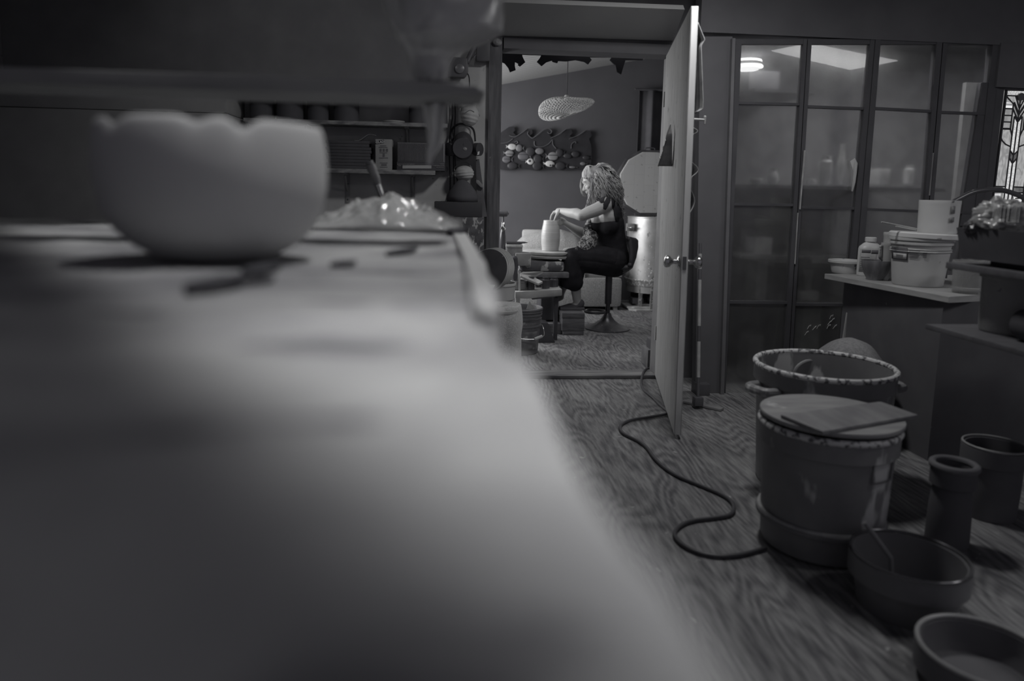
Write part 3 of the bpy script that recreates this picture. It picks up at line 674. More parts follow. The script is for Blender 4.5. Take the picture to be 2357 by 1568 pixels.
for x0, x1, y0, y1 in ((874, 878.5, 342.5, 349), (881, 885.5, 342.5, 349), (888.5, 893, 342.5, 349), (881, 885.5, 353.5, 361), (878, 890, 377.5, 381.5)):
    MB().prism([P(x0, y0, yf), P(x1, y0, yf), P(x1, y1, yf), P(x0, y1, yf)], (0, .0012, 0)).build('print', INKM, t, smooth=0)
# black flat box with white strip, ribbed case on it
zb1 = zat(373, YL, 960)
bxf = thing('flat_carton', 'flat black printed carton lying on the lower wall shelf', 'carton', (xz(970), YL+.07, zl))
MB().box2((xz(913), YL+.012, zl), (xz(1024), YL+.145, zb1), bev=.002).build('box', BLKM, bxf)
MB().prism([P(926.5, 380.5, YL+.009), P(993, 380.5, YL+.009), P(993, 388, YL+.009), P(926.5, 388, YL+.009)], (0, .004, 0)).build('white_strip', mat('white_card', .42, .48), bxf, smooth=0)
for x0, x1, y in ((916, 924, 381), (996, 1022, 381), (1004, 1022, 384.5), (914, 955, 377.5), (1012, 1022, 377)):
    MB().prism([P(x0, y, YL+.009), P(x1, y, YL+.009), P(x1, y+1.5, YL+.009), P(x0, y+1.5, YL+.009)], (0, .004, 0)).build('print', mat('pale_ink', .16, .3, scale=300, lo=.45, hi=.55), bxf, smooth=0)
rb = MB().box2((xz(914), YL+.02, zb1+.001), (xz(1024), YL+.14, zat(328, YL, 960)), bev=.003)
for k in range(34): x = xz(917+k*3.1); rb.box2((x-.0018, YL+.0165, zb1+.008), (x+.0018, YL+.021, zat(330, YL, 960)))
tag(rb.build('ribbed_case', mat('ribbed_grey', .15, .19, rough=.6)), 'grey ribbed case standing on the flat black carton', 'case')
# dark slabs stacked at left end of the lower shelf
z = zl+.0005
for k in range(9):
    h = .017
    o = MB().box2((xz(752)+random.uniform(-.008,.008), YL+.02, z), (xz(852)+random.uniform(-.01,.006), YL+.14, z+h), bev=.003).build('dark_slab', BLKM)
    tag(o, 'thin black slab in the stack left of the GLAD carton', 'slab', 'stacked black slabs on the lower wall shelf'); z += h+.0006
# white torn sheet over the stack
tag(MB().grid(12, 6, lambda u, v: P(814+52*u, 322-13*u+4*math.sin(u*7)+6*v*(1-u), YL+.02+.05*v)).build('plastic_scrap', mat('scrap_film', .35, .5, rough=.2), smooth=180, solid=.0015), 'scrap of plastic lying on top of the black slabs', 'plastic scrap')
# bottle and jars on upper shelf
def lathe_thing(name, label, cat, cpx, Y, zb_, prof, m, seg=32):
    c = P(cpx, 400, Y); return tag(MB().lathe(prof, (c.x, Y, zb_), seg).build(name, m), label, cat)
t = thing('spray_bottle', 'tall dark bottle with a shiny cap at the end of the upper shelf', 'bottle', (xz(1017), YL+.06, zu))
hb = zat(186, YL, 1017)-zu; hc = zat(172, YL, 1017)-zu
rb_ = M(12, YL)
MB().lathe([(0, 0), (rb_, .0), (rb_, hb*.62), (rb_*.9, hb*.72), (rb_*.6, hb*.9), (rb_*.55, hb)], (xz(1017), YL+.06, zu), 28).build('body', mat('dark_gloss', .05, .07, rough=.12, spec=.7), t)
MB().lathe([(rb_*.75, hb), (rb_*.78, hc-.003), (rb_*.7, hc), (0, hc)], (xz(1017), YL+.06, zu), 28).build('cap', MATS['dark_gloss'], t)
tag(MB().lathe([(0,0), (M(23, YL), 0), (M(25, YL), .008), (M(24, YL), .012), (0, .013)], (xz(905), YL+.07, zu), 32).build('tin_lid', mat('pale_lid', .4, .45)), 'pale round lid lying on the upper wall shelf', 'lid')
for k, (px, w_, h) in enumerate(((600, 26, .2), (665, 30, .16), (730, 24, .22), (795, 28, .15), (960, 20, .12))):
    tag(MB().lathe([(0,0), (M(w_, YL), 0), (M(w_, YL), h*.8), (M(w_*.7, YL), h*.9), (M(w_*.7, YL), h), (0, h)], (xz(px), YL+.075, zu), 28).build('storage_jar', BLKM), ['dark jar farthest left on the upper wall shelf', 'broad dark jar second from the left on the upper wall shelf', 'tallest dark jar on the upper wall shelf', 'dark squat jar left of the pale lid on the upper shelf', 'small dark jar right of the pale lid on the upper shelf'][k], 'jar')
tag(MB().box2((-2.3, YL-.10, zat(214, YL-.1, 900)), (xz(988), YW-.001, 2.40), bev=.01).build('wall_cabinet', mat('dark_filler', .19, .22, rough=.8, spec=.1)), 'big black cabinet added to darken the wall above the upper shelf, left of the doorway', 'cabinet')  # put in so this stretch of wall comes out black
# boxes up the left, against the wall
tag(MB().box2((-2.3, YL-.2, zu+.0), (xz(560)-.02, YW-.002, zu+.18), bev=.02).build('storage_box', DK), 'large dark storage box at the far left end of the wall', 'box')
# it stands on a tall dark cupboard
tag(MB().box2((-2.35, YL-.22, 0), (xz(560)-.01, YW-.001, zu-.001), bev=.01).build('cupboard', DK), 'dark cupboard against the wall at the far left', 'cupboard')
# ---- masks on hooks by the doorway
MSK = mat('paper_mask', .42, .56, scale=14, rough=.85); STR = mat('black_strap', .04, .05, rough=.8)
def dust_mask(name, cx, cy, hw, hh, Y, label, tilt=0, metal=True, dx=0):
    c = P(cx, cy, Y); w = M(hw, Y); h = M(hh, Y)
    t = thing(name, label, 'mask', (c.x, Y, c.z-h))
    def fn(u, v):
        a = (u-.5)*PI; b = (v-.5)*PI
        x = math.sin(a)*math.cos(b*.96); z = math.sin(b); y = -math.cos(a)*math.cos(b*.96)
        rid = 1+.03*math.sin(b*16)*(1 if v < .6 else .25)
        z2 = z*math.cos(tilt)-x*math.sin(tilt); x2 = x*math.cos(tilt)+z*math.sin(tilt)
        return Vector((c.x+w*x2*rid, Y+.055*y*rid, c.z+h*z2))
    MB().grid(26, 40, fn).build('cup', MSK, t, smooth=180, solid=.002)
    if metal: MB().tube([P(cx-hw*.45, cy-hh*.30, Y-.051), P(cx-hw*.15+2, cy-hh*.52, Y-.05), P(cx+hw*.15, cy-hh*.52, Y-.05), P(cx+hw*.5, cy-hh*.36, Y-.049)], .0035, 6, flat=.5).build('nose_clip', BLK, t)
    MB().tube(smooth_path([P(cx-hw*.95, cy, Y), P(cx-hw*1.05, cy-hh*.7, Y+.02), P(cx-hw*.4, cy-hh*1.35, YW-.015), P(cx+hw*.4, cy-hh*1.35, YW-.015), P(cx+hw*.95, cy-hh*.1, Y)], 6), .0022, 6).build('strap', mat('pale_strap', .35), t)
    return t
ym = YW-.05
dust_mask('dust_mask', 1075, 240, 21, 25, ym+.01, 'ribbed paper dust mask hanging behind another, upper left of the pair', .0, False)
dust_mask('dust_mask', 1081, 266, 20.5, 23, ym-.045, 'white paper dust mask with a black nose clip, front of the upper pair', .15)
dust_mask('dust_mask', 1069, 399, 21.5, 17, ym-.02, 'ribbed paper dust mask hanging below the black respirator', -.15, False)
# respirator
cx, cy = 1066, 336; Y = ym-.02; c = P(cx, cy, Y)
t = thing('respirator', 'black rubber respirator with round side filters hanging by the doorway', 'respirator', (c.x, Y, zat(372, Y, cx)))
RUB = mat('black_rubber', .05, .065, rough=.5, spec=.4)
MB().ball(c, (M(24, Y), .07, M(32, Y)), seg=28, rings=18).build('face_piece', RUB, t, smooth=180)
MB().lathe([(0, -.004), (M(20, Y), -.004), (M(22, Y), .0), (M(22, Y), .006), (0, .008)], P(cx-1, cy+5, Y-.062), 28, rotx(PI/2)).build('visor_ring', mat('rubber_ring', .08, .1, rough=.35), t)
for s, px in ((-1, 1036), (1, 1099)):
    o = MB().lathe([(0, -.022), (M(13, Y), -.022), (M(14.5, Y), -.015), (M(14.5, Y), .018), (0, .022)], P(px, cy+8, Y-.005), 28, rotz(s*.9) @ rotx(PI/2)).build('filter', RUB, t)
    if s > 0: MB().prism([P(1099, 350, Y-.035), P(1104, 348, Y-.035), P(1103, 356, Y-.035), P(1098, 357, Y-.035)], (0, .004, 0)).build('filter_tag', WHI, o, smooth=0)
MB().ball(P(1070, 343, Y-.068), (M(5, Y), .006, M(4, Y))).build('valve', mat('valve_grey', .2, .28, rough=.3), t)
MB().tube(smooth_path([P(1044, 330, Y), P(1040, 300, YW-.02), P(1060, 285, YW-.012), P(1088, 296, YW-.02), P(1094, 325, Y)], 6), .006, 6, flat=.4).build('strap', STR, t)
MB().tube(smooth_path([P(1046, 350, Y), P(1050, 400, YW-.02), P(1054, 425, YW-.02), P(1046, 432, YW-.02)], 6), .004, 6, flat=.4).build('strap', STR, t)
# black clip lamp high on the wall
Y = YW-.08
t = thing('clip_lamp', 'black clip lamp on a jointed arm beside the doorway top', 'lamp', (P(1055, 155, Y).x, Y, zat(180, Y, 1055)))
MB().prism([P(1044, 130, Y-.03), P(1076, 133, Y-.03), P(1078, 165, Y-.03), P(1070, 178, Y-.03), P(1030, 177, Y-.03), P(1032, 155, Y-.03)], (0, .07, 0), bev=.01).build('housing', BLK, t)
MB().lathe([(M(4, Y), -.004), (M(9, Y), -.004), (M(10, Y), .004), (M(3, Y), .01), (0, .01)], P(1058, 158, Y-.035), 24, rotx(PI/2)).build('knob', mat('knob_grey', .14, .2, rough=.3), t)
MB().chain([(P(1076, 142, Y), .016), (P(1090, 112, Y+.02), .016), (P(1100, 96, Y+.03), .02)]).build('arm', BLK, t)
MB().box((P(1112, 118, YW-.045)), (M(30, Y), .05, M(46, Y)), bev=.008).build('clamp', BLK, t)
MB().tube([P(1090, 134, Y-.02), P(1093, 128, Y-.02), P(1096, 126, Y-.02)], .004, 8).build('chrome_screw', mat('chrome', .8, rough=.1, metal=1), t)
MB().tube(smooth_path([P(1075, 168, Y), P(1080, 180, Y+.02), P(1081, 215, YW-.02)], 6), .0035, 6).build('cable', STR, t)
MB().ball(P(1145, 97, YW-.04), (M(10, YW), .014, M(8, YW)), seg=12, rings=8).build('clay_lump', mat('pale_crust', .2, .38, scale=60, rough=.9, bump=1, bscale=50), trim1)
# cables hanging in bunch left of masks
for k, (x0, x1, lb) in enumerate(((1040, 1034, 'left'), (1046, 1043, 'right'))):
    tag(MB().tube(smooth_path([P(x0, 225, YW-.02), P(x0+2, 262, YW-.025), P(x1+3, 300, YW-.02), P(x1, 340, YW-.02), P(x1+2, 430, YW-.018), P(x1-6, 470, YW-.02)], 6), .0035, 6).build('hanging_cable', STR), 'thin black cable hanging on the wall, %s of the pair beside the masks' % lb, 'cable')
# dark hood on black box, on speckled cabinet
Yc = YW-.24
zs = zat(500, Yc, 1060)
cab = MB().box2((xz(960, Yc), Yc, 0), (xz(1116, Yc), YW-.03, zs), bev=.004)
tag(cab.build('speckled_cabinet', mat('speckled_side', .07, .13, scale=20, rough=.6, speck=.42, spscale=55, spth=.56, spstretch=(1,1,.5))), 'low cabinet with a paint-speckled front left of the doorway', 'cabinet')
tag(MB().box2((xz(1000, Yc), Yc+.02, zs+.001), (xz(1112, Yc), YW-.045, zat(465, Yc+.02, 1060)), bev=.004).build('black_case', mat('black_case', .045, .06, rough=.6, speck=.3, spscale=60, spth=.74)), 'flat black case lying on the paint-speckled cabinet', 'case')
zc_ = zat(465, Yc+.02, 1060)
hd = MB(); cc = P(1064, 450, Yc+.09)
hd.lathe([(0, 0), (M(36, Yc), 0), (M(35, Yc), M(12, Yc)), (M(30, Yc), M(24, Yc)), (M(19, Yc), M(40, Yc)), (M(10, Yc), M(49, Yc)), (0, M(51, Yc))], (cc.x, cc.y, zc_+.001), 28)
for v in hd.v: v.y = cc.y+(v.y-cc.y)*.8; v.x += .008*noise.noise(v*14)
tag(hd.build('cloth_hood', BLKM, smooth=180), 'black cloth hood slumped on the flat black case', 'hood')
# leaning plank and brush
mb = MB(); mb.prism([P(1095, 368, YW-.03), P(1103, 366, YW-.03), P(1121, 499, YW-.10), P(1099, 499, YW-.10)], (0, .018, 0))
tag(mb.build('leaning_plank', mat('plank_grey', .10, .15, rough=.8), smooth=0), 'narrow tapering dark plank leaning on the wall beside the doorway', 'plank')
t = thing('brush', 'small pale brush hanging on the leaning dark plank', 'brush', tuple(P(1104, 430, YW-.09)))
MB().prism([P(1096, 414, YW-.09), P(1102, 415, YW-.09), P(1113, 428, YW-.09), P(1113, 433, YW-.09), P(1106, 431, YW-.09), P(1096, 421, YW-.09)], (0, .015, 0), bev=.003).build('handle', mat('brush_wood', .22, .3), t)
MB().tube([P(1097, 416, YW-.085), P(1094, 410, YW-.07)], .003, 6).build('loop', STR, t)
# ================================================================ open door
a0 = Fz(1551.5, 1001, .022); b0 = Fz(1573, 999, .022)            # free edge at the foot
hn = Vector((jr-.01, YW-.012, .022))
DOORW = mat('old_door', .36, .5, scale=10, rough=.55, stretch=(5,5,.5), speck=.24, spscale=12, spth=.66, spec=.3)
dr = (hn-a0); dr.z = 0; dl = dr.length; u_ = dr.normalized(); n_ = Vector((u_.y, -u_.x, 0))     # n_ to the right side
TH = .033; LEAN = -.013; DH = zat(14, a0.y, 1597)
dD = struct(MB().prism([a0, a0+n_*TH, a0+u_*dl+n_*TH, a0+u_*dl], (LEAN*(DH-.022), 0, DH-.022), bev=.003).build('door_1', DOORW, smooth=0))
ORG[dD.name] = dD.location.copy()
def D(s, z, d=0): return Vector((a0.x, a0.y, 0)) + u_*s + n_*d + Vector((LEAN*z, 0, z))    # s along the leaf from the free edge, d>0 to the right side, d<0 off the left face
# painted edge
MB().prism([D(-.003, .024, .004), D(-.003, .024, TH-.004), D(-.003, DH-.003, TH-.004), D(-.003, DH-.003, .004)], u_*.004).build('edge_face', mat('edge_paint', .62, .74, scale=8, stretch=(4,4,.6), rough=.6), dD, smooth=0)
MB().prism([D(.0, .0, .012), D(.0, .0, TH-.012), D(.06, .0, TH-.012), D(.06, .0, .012)], (0,0,.0215)).build('door_stop', DK, dD, smooth=0)
zk = zat(604, a0.y+.03, 1560)
for s in (-1, 1):
    R3 = (u_.to_track_quat('Z', 'X').to_matrix()); ax = n_*s
    q = ax.to_track_quat('Z', 'Y').to_matrix(); base = D(.065, zk, 0 if s < 0 else TH)
    o = MB().lathe([(.032, 0), (.032, .003), (.026, .008), (.013, .012), (.011, .028), (.016, .036), (.026, .044), (.030, .054), (.028, .064), (.020, .070), (0, .071)], base, 28, q).build('door_knob', mat('worn_chrome', .55, .75, scale=30, rough=.22, metal=1), dD)
MB().prism([D(-.006, zk-.03, .008), D(-.006, zk-.03, TH-.008), D(-.006, zk+.03, TH-.008), D(-.006, zk+.03, .008)], u_*.004).build('latch_plate', mat('latch_metal', .12, .18, rough=.4, metal=.5), dD, smooth=0)
for z in (.25, DH-.3): MB().box2(tuple(D(dl-.012, z, -.006)), tuple(D(dl+.008, z+.09, -.0005))).build('hinge', DK, dD, smooth=0)
# rags and papers on the door
def onDoor(px, py, side):    # intersect sight line with the face plane of the door
    d = ray(px, py); o = D(0, 1.3, TH+.002 if side > 0 else -.004); t = (o-EYE).dot(n_)/d.dot(n_); return EYE+d*t
ROPE = mat('leather', .2, .4, scale=12, rough=.4, spec=.5)
lf = MB(); 
def strap(u, v):
    l = [(1545, 287), (1540, 300), (1534, 340), (1529, 382)]; r = [(1551, 288), (1551, 310), (1548, 350), (1545, 383)]
    f = v*3; i = min(int(f), 2); t = f-i
    ax_ = l[i][0]+(l[i+1][0]-l[i][0])*t; ay = l[i][1]+(l[i+1][1]-l[i][1])*t; bx_ = r[i][0]+(r[i+1][0]-r[i][0])*t; by = r[i][1]+(r[i+1][1]-r[i][1])*t
    p = onDoor(bx_, by, -1); p.z += 0
    k = 1-u; return p - n_*(.015 + .05*k*v + .02*math.sin(u*5)*v) + u_*(-.0)
lf.grid(12, 20, strap)
tag(lf.build('hanging_bag', ROPE, smooth=180, solid=.006), 'dark shiny bag hanging from a nail on the left face of the open door', 'bag')
CLO = mat('grey_cloth', .20, .3, scale=20, rough=.9)
def towel(u, v):
    pr = [(58, 2), (85, 14), (98, 20), (112, 12), (150, 15), (200, 19), (235, 22), (255, 22), (262, 10 if u < .5 else 20)]
    f = v*(len(pr)-1); i = min(int(f), len(pr)-2); t = f-i; y = pr[i][0]+(pr[i+1][0]-pr[i][0])*t; w_ = pr[i][1]+(pr[i+1][1]-pr[i][1])*t
    p = D(.05+.14*u, zat(y-u*4, a0.y+.1, 1600), TH); off = M(w_, a0.y)*(1-abs(u-.1)**1.5*.9)
    return p + n_*(.004+max(0, off)*(1-.25*math.sin(u*8)**2))
tag(MB().grid(24, 40, towel).build('hanging_towel', CLO, smooth=180, solid=.004), 'grey towel hanging on the right side of the open door', 'towel')
tag(MB().chain([(D(.03, zat(274, a0.y, 1605), TH+.006), .006), (D(.03, zat(275, a0.y, 1610), TH+.05), .005)]).chain([(D(.03, zat(268, a0.y, 1610), TH+.052), .006), (D(.03, zat(284, a0.y, 1610), TH+.052), .004)]).build('door_hook', mat('pale_hook', .4)), 'small pale hook on the right side of the open door', 'hook')
PAP = mat('paper', .45, .55, rough=.8)
for y0, y1, w_, s, lb in ((296, 312, 10, .03, 'highest small corner of paper curling off the right side of the open door'), (376, 412, 14, .02, 'bent sheet of paper on the door at the height of the hanging bag'), (436, 500, 11, .04, 'long curled sheet of paper on the door just above the door knob')):
    def pf(u, v, y0=y0, y1=y1, w_=w_, s=s):
        p = D(s+.12*u, zat(y0+(y1-y0)*v, a0.y+.05, 1605), TH+.003); return p+n_*(M(w_, a0.y)*math.sin(PI*min(1, v*1.15))*(1-u)**1.4)
    tag(MB().grid(10, 14, pf).build('paper_sheet', PAP, smooth=180, solid=.0012), lb, 'paper')
# floor squeegee standing behind the door
Yq = 3.55
base = Fz(1606, 928, .03); Yq = base.y
t = thing('floor_squeegee', 'pole with a flat floor blade standing behind the open door', 'squeegee', (base.x, base.y, 0))
topp = P(1612, 560, Yq+.18); pts = [base+Vector((0,0,.03)), topp]
def seg(a_, b_): return [pts[0].lerp(pts[1], a_), pts[0].lerp(pts[1], b_)]
MB().tube(seg(0, 1.0), .0085, 12).build('pole', BLK, t)
for a_, b_, in ((.13, .36), (.46, .76), (.83, .93)): MB().tube(seg(a_, b_), .0098, 12).build('pole_tape', mat('pale_tape', .36, .46, scale=20, rough=.5), t)
p0 = Fz(1578, 922, .012); p1 = Fz(1664, 941, .012); dd = (p1-p0).normalized(); nn = Vector((-dd.y, dd.x, 0))
MB().prism([p0-nn*.03-Vector((0,0,.010)), p1-nn*.03-Vector((0,0,.010)), p1+nn*.012-Vector((0,0,.010)), p0+nn*.03-Vector((0,0,.010))], (0,0,.014), bev=.003).build('blade', mat('grey_board', .2, .3), t)
MB().box(tuple(base+Vector((0,.0,.012))), (.05, .05, .05), bev=.008).build('socket', BLK, t)
tag(MB().box2(tuple(Fz(1600, 915, 0)+Vector((.02, .03, 0))), tuple(Fz(1600, 915, 0)+Vector((.10, .13, .07))), bev=.006).build('dark_block', BLK), 'small dark block on the floor behind the squeegee pole', 'block')
# extension cord
cp = [(1509, 835), (1497, 846), (1482, 862), (1476, 880), (1482, 897), (1502, 914), (1522, 934), (1538, 948), (1530, 954), (1490, 961), (1452, 967), (1431, 977), (1428, 988), (1438, 1000), (1470, 1016), (1490, 1032), (1506, 1054), (1530, 1077), (1562, 1097), (1610, 1117), (1655, 1136), (1681, 1152), (1689, 1170), (1679, 1186), (1640, 1193), (1600, 1198), (1572, 1207), (1555, 1222), (1556, 1238), (1575, 1257), (1610, 1273), (1655, 1281), (1700, 1278), (1735, 1270), (1762, 1262)]
pts = [Fz(x, y, .009) for x, y in cp]
for q in pts:                                     # over the sill
    if abs(q.y-(YW+.055)) < .1: q.z = .031
tag(MB().tube(smooth_path(pts, 6), .0075, 8).build('extension_cord', mat('dark_cord', .07, .09, rough=.5)), 'dark extension cord snaking over the plywood floor past the open door', 'cord')
# adapter on a wood block in the doorway
q = Fz(1500, 846, 0); Yb = q.y
tag(MB().box2((P(1492, 800, Yb).x, Yb, 0), (P(1530, 800, Yb).x, Yb+.16, zat(806, Yb, 1500)), bev=.004).build('wood_block', mat('block_wood', .16, .24, scale=12)), 'wooden block on the floor behind the door edge, carrying the black adapter', 'block')
t = thing('power_adapter', 'black power adapter box on the wooden block by the doorway', 'adapter', (P(1512, 800, Yb).x, Yb+.06, zat(806, Yb, 1500)))
MB().box2((P(1499, 800, Yb).x, Yb+.01, zat(806, Yb, 1500)), (P(1526, 800, Yb).x, Yb+.12, zat(784, Yb, 1500)), bev=.005).build('box', BLK, t)
MB().box2((P(1511, 800, Yb).x, Yb+.006, zat(801, Yb, 1500)), (P(1516, 800, Yb).x, Yb+.011, zat(797, Yb, 1500))).build('white_switch', WHI, t)
MB().tube(smooth_path([P(1511, 792, Yb+.1), P(1511, 775, Yb+.14), P(1515, 755, Yb+.16), P(1520, 742, Yb+.18)], 6), .006, 8).build('lead', STR, t)
# ================================================================ doorway, left: bats in a tub, cloth
Yt = 4.02
TUBM = mat('white_enamel', .46, .5, scale=3, rough=.35, spec=.4)
zt0 = zat(697, Yt-.12, 1150); zt1 = zat(656, Yt-.12, 1150)
tc_ = P(1125, 680, Yt); rt = M(62, Yt)
mb = MB(); pail(mb, (tc_.x, tc_.y), zt0, zt1, rt*.97, rt, rim=.004)
for v in mb.v: v.y = tc_.y+(v.y-tc_.y)*.78
tag(mb.build('white_tub', TUBM), 'oval white tub holding the round bats, left in the doorway', 'tub')
# bats: round boards standing in the tub, tilted
bR = M(54, Yt)
for k in range(5):
    ax = Vector((math.cos(math.radians(236)), math.sin(math.radians(236)), .38)).normalized()
    q = ax.to_track_quat('Z', 'Y').to_matrix(); c0 = P(1122, 624, Yt-.05) - Vector((ax.x, ax.y, 0))*.0175*k
    zmin = c0.z-bR*math.sqrt(1-ax.z**2)
    c0.z += max(0, zt0+.022-zmin)*.0
    m = mat('bat_dark', .05, .09, rough=.5, speck=.34, spscale=40, spth=.70) if k == 0 else mat('bat_pale', .32, .46, scale=12, rough=.7)
    rr = bR*(1 if k else .985)
    t = thing('round_bat', ['round bat nearest the viewer in the tub, dark faced', 'second round bat in the tub, right behind the dark faced one', 'third round bat in the tub, counted from the dark faced one', 'fourth round bat in the tub, last but one to the right', 'round bat farthest right in the tub'][k], 'bat', tuple(c0), 'round bats standing in the white tub')
    MB().lathe([(0, -.006), (rr-.002, -.006), (rr, -.004), (rr, .004), (rr-.002, .006), (0, .006)], c0, 56, q).build('board', mat('bat_pale', .32, .46, scale=12, rough=.7), t)
    if k == 0: MB().lathe([(0, .0062), (rr*.97, .0062), (rr*.97, .0075), (0, .0075)], c0, 56, q).build('dark_face', m, t)
# stand under the tub
t = thing('side_stand', 'small wooden stand under the white tub', 'stand', (tc_.x, tc_.y, 0))
MB().box2((tc_.x-.17, tc_.y-.08, zt0-.025), (tc_.x+.13, tc_.y+.07, zt0-.001), bev=.004).build('board', WOODM, t)
for x in (-.15, .10):
    for y in (-.06, .05): MB().box2((tc_.x+x-.015, tc_.y+y-.015, 0), (tc_.x+x+.015, tc_.y+y+.015, zt0-.025)).build('leg', WOODM, t)
# draped cloth over a low bucket, in front
Yd = 3.62
cz_ = zat(706, Yd, 1170); cc = P(1150, 720, Yd); rr = M(50, Yd)
tag(pail(MB(), (cc.x, cc.y), 0, cz_-.008, rr*.8, rr*.92).build('hidden_pail', DK), 'pail under the draped pale cloth', 'pail')
def drape(u, v):
    a = 2*PI*u; rmax = rr
    if v < .35:
        r = rmax*v/.35; z = cz_ + .012 - .045*math.exp(-((r*math.cos(a)+rr*.25)**2+(r*math.sin(a)+rr*.3)**2)/(rr*.38)**2) + .01*math.cos(a-.2)*v
    else:
        q = (v-.35)/.65; bul = 1+.10*q+.05*q*math.sin(a*7+2)+.03*math.sin(a*4)*q; r = rmax*(bul); z = cz_+.012 - .012*min(1, q*8) - (cz_-.02)*q
        r += .008*math.sin(min(q*12, PI))
    return Vector((cc.x+r*math.cos(a), cc.y+r*math.sin(a)*.9, z+.003*noise.noise((a*3, v*6, 1))))
tag(MB().grid(120, 60, drape, closeu=True).build('draped_cloth', mat('fleece', .42, .55, scale=120, rough=.95, bump=.3, bscale=200, sheen=.3), smooth=180, solid=.004), 'pale fleecy cloth draped over a pail beside the doorway', 'cloth')
# pail in the back room
bp_ = P(1199, 760, 5.1); GP = mat('dirty_pail', .13, .2, scale=9, rough=.5, speck=.34, spscale=18, spth=.62)
bz = zat(706, 5.1, 1199)
t = thing('plastic_pail', 'ribbed clay-smeared plastic pail with a wire handle, in the back room', 'pail', (bp_.x, 5.1, 0))
pail(MB(), (bp_.x, 5.1), 0, bz, .125, .148, ribs=(.93, .86, .76, .62)).build('body', GP, t)
MB().tube(smooth_path([Vector((bp_.x+.143, 5.03, bz*.64)), P(1251, 757, 4.99), P(1252, 772, 4.96), P(1244, 776, 4.95), P(1230, 781, 4.94), P(1200, 780, 4.94), P(1165, 772, 4.96), Vector((bp_.x-.143, 5.03, bz*.64))], 6), .0028, 6).build('wire_handle', mat('wire', .4, rough=.3, metal=.8), t)
MB().tube([P(1248, 774, 4.945), P(1231, 780.5, 4.935)], .011, 12).build('handle_grip', mat('white_plastic', .5, .58), t)
MB().grid(10, 8, lambda u, v: Vector((bp_.x, 5.1, bz*.12+bz*.4*v)) + Vector((math.cos(-1.75+1.15*u), math.sin(-1.75+1.15*u), 0))*(.1285+.0165*(.12+.4*v)*.9+.004)).build('torn_label', mat('label_torn', .14, .26, scale=14, rough=.6, speck=.45, spscale=12, spth=.62), t, smooth=180, solid=.001)
for x, y in ((1190, 700), (1220, 703)):
    p = P(x, y+6, 4.97); MB().prism([p+Vector((-.025, 0, -.01)), p+Vector((.03, 0, -.012)), p+Vector((-.004, .01, .05))], (0, .006, 0)).build('torn_liner', mat('liner', .3, .4), t)
# dark wedge bin
Yw_ = 5.42; a = P(1240, 790, Yw_)
tag(MB().prism([P(1236, 742, Yw_), P(1262, 744, Yw_), Vector((P(1278, 792, Yw_).x, Yw_, 0.001)), Vector((P(1232, 792, Yw_).x, Yw_, .001))], (0, .14, 0), bev=.006).build('wedge_bin', BLKM), 'small black tapering bin on the floor beside the clay-smeared pail', 'bin')
# ================================================================ potter's wheel
YWH = 6.0; wc = P(1265, 577, YWH); zw = wc.z
t = thing('potters_wheel', "clay-splashed potter's wheel with splash pan and side tray", 'wheel', (wc.x, YWH, 0))
CLW = mat('clay_splashed', .07, .15, scale=7, rough=.6, speck=.42, spscale=12, spth=.55); SLAB = mat('wheel_head', .38, .55, scale=10, rough=.35, stretch=(1,1,4))
MB().lathe([(0, zw-.03), (.2, zw-.03), (.222, zw-.02), (.224, zw-.004), (.215, zw), (0, zw+.001)], (wc.x, YWH, 0), 64).build('wheel_head', SLAB, t)
MB().lathe([(.05, zw-.06), (.235, zw-.052), (.24, zw-.035), (.236, zw-.032), (.22, zw-.045), (.05, zw-.05)], (wc.x, YWH, 0), 64).build('bat_rim', mat('rim_clay', .35, .5, rough=.5), t)
ps = MB(); z0 = zat(626, YWH-.25, 1265)
ps.box2((P(1200, 600, YWH-.24).x, YWH-.25, z0), (P(1300, 600, YWH-.24).x, YWH+.26, zw-.07), bev=.03, )
ps.build('splash_pan', CLW, t)
MB().box2((P(1186, 600, YWH-.28).x, YWH-.30, zat(612, YWH-.28, 1210)), (P(1222, 600, YWH-.28).x, YWH-.12, zat(583, YWH-.28, 1210)), bev=.01).build('side_pan', mat('side_pan_clay', .18, .32, scale=9, rough=.5, speck=.45, spscale=12, spth=.62), t)
MB().box2((P(1192, 600, YWH).x, YWH-.28, zat(640, YWH-.28, 1265)), (P(1298, 600, YWH).x, YWH+.28, z0-.001), bev=.008).build('frame', mat('wheel_frame', .12, .2, scale=12, rough=.6), t)
zf = zat(640, YWH-.28, 1265)
for x in (P(1200, 600, YWH).x, P(1293, 600, YWH).x):
    for y in (YWH+.24,): MB().box2((x-.02, y-.02, 0), (x+.02, y+.02, zf)).build('leg', DK, t)
MB().box2((P(1240, 700, YWH).x, YWH-.14, .1), (P(1276, 700, YWH).x, YWH+.14, zf), bev=.01).build('motor_box', BLKM, t)
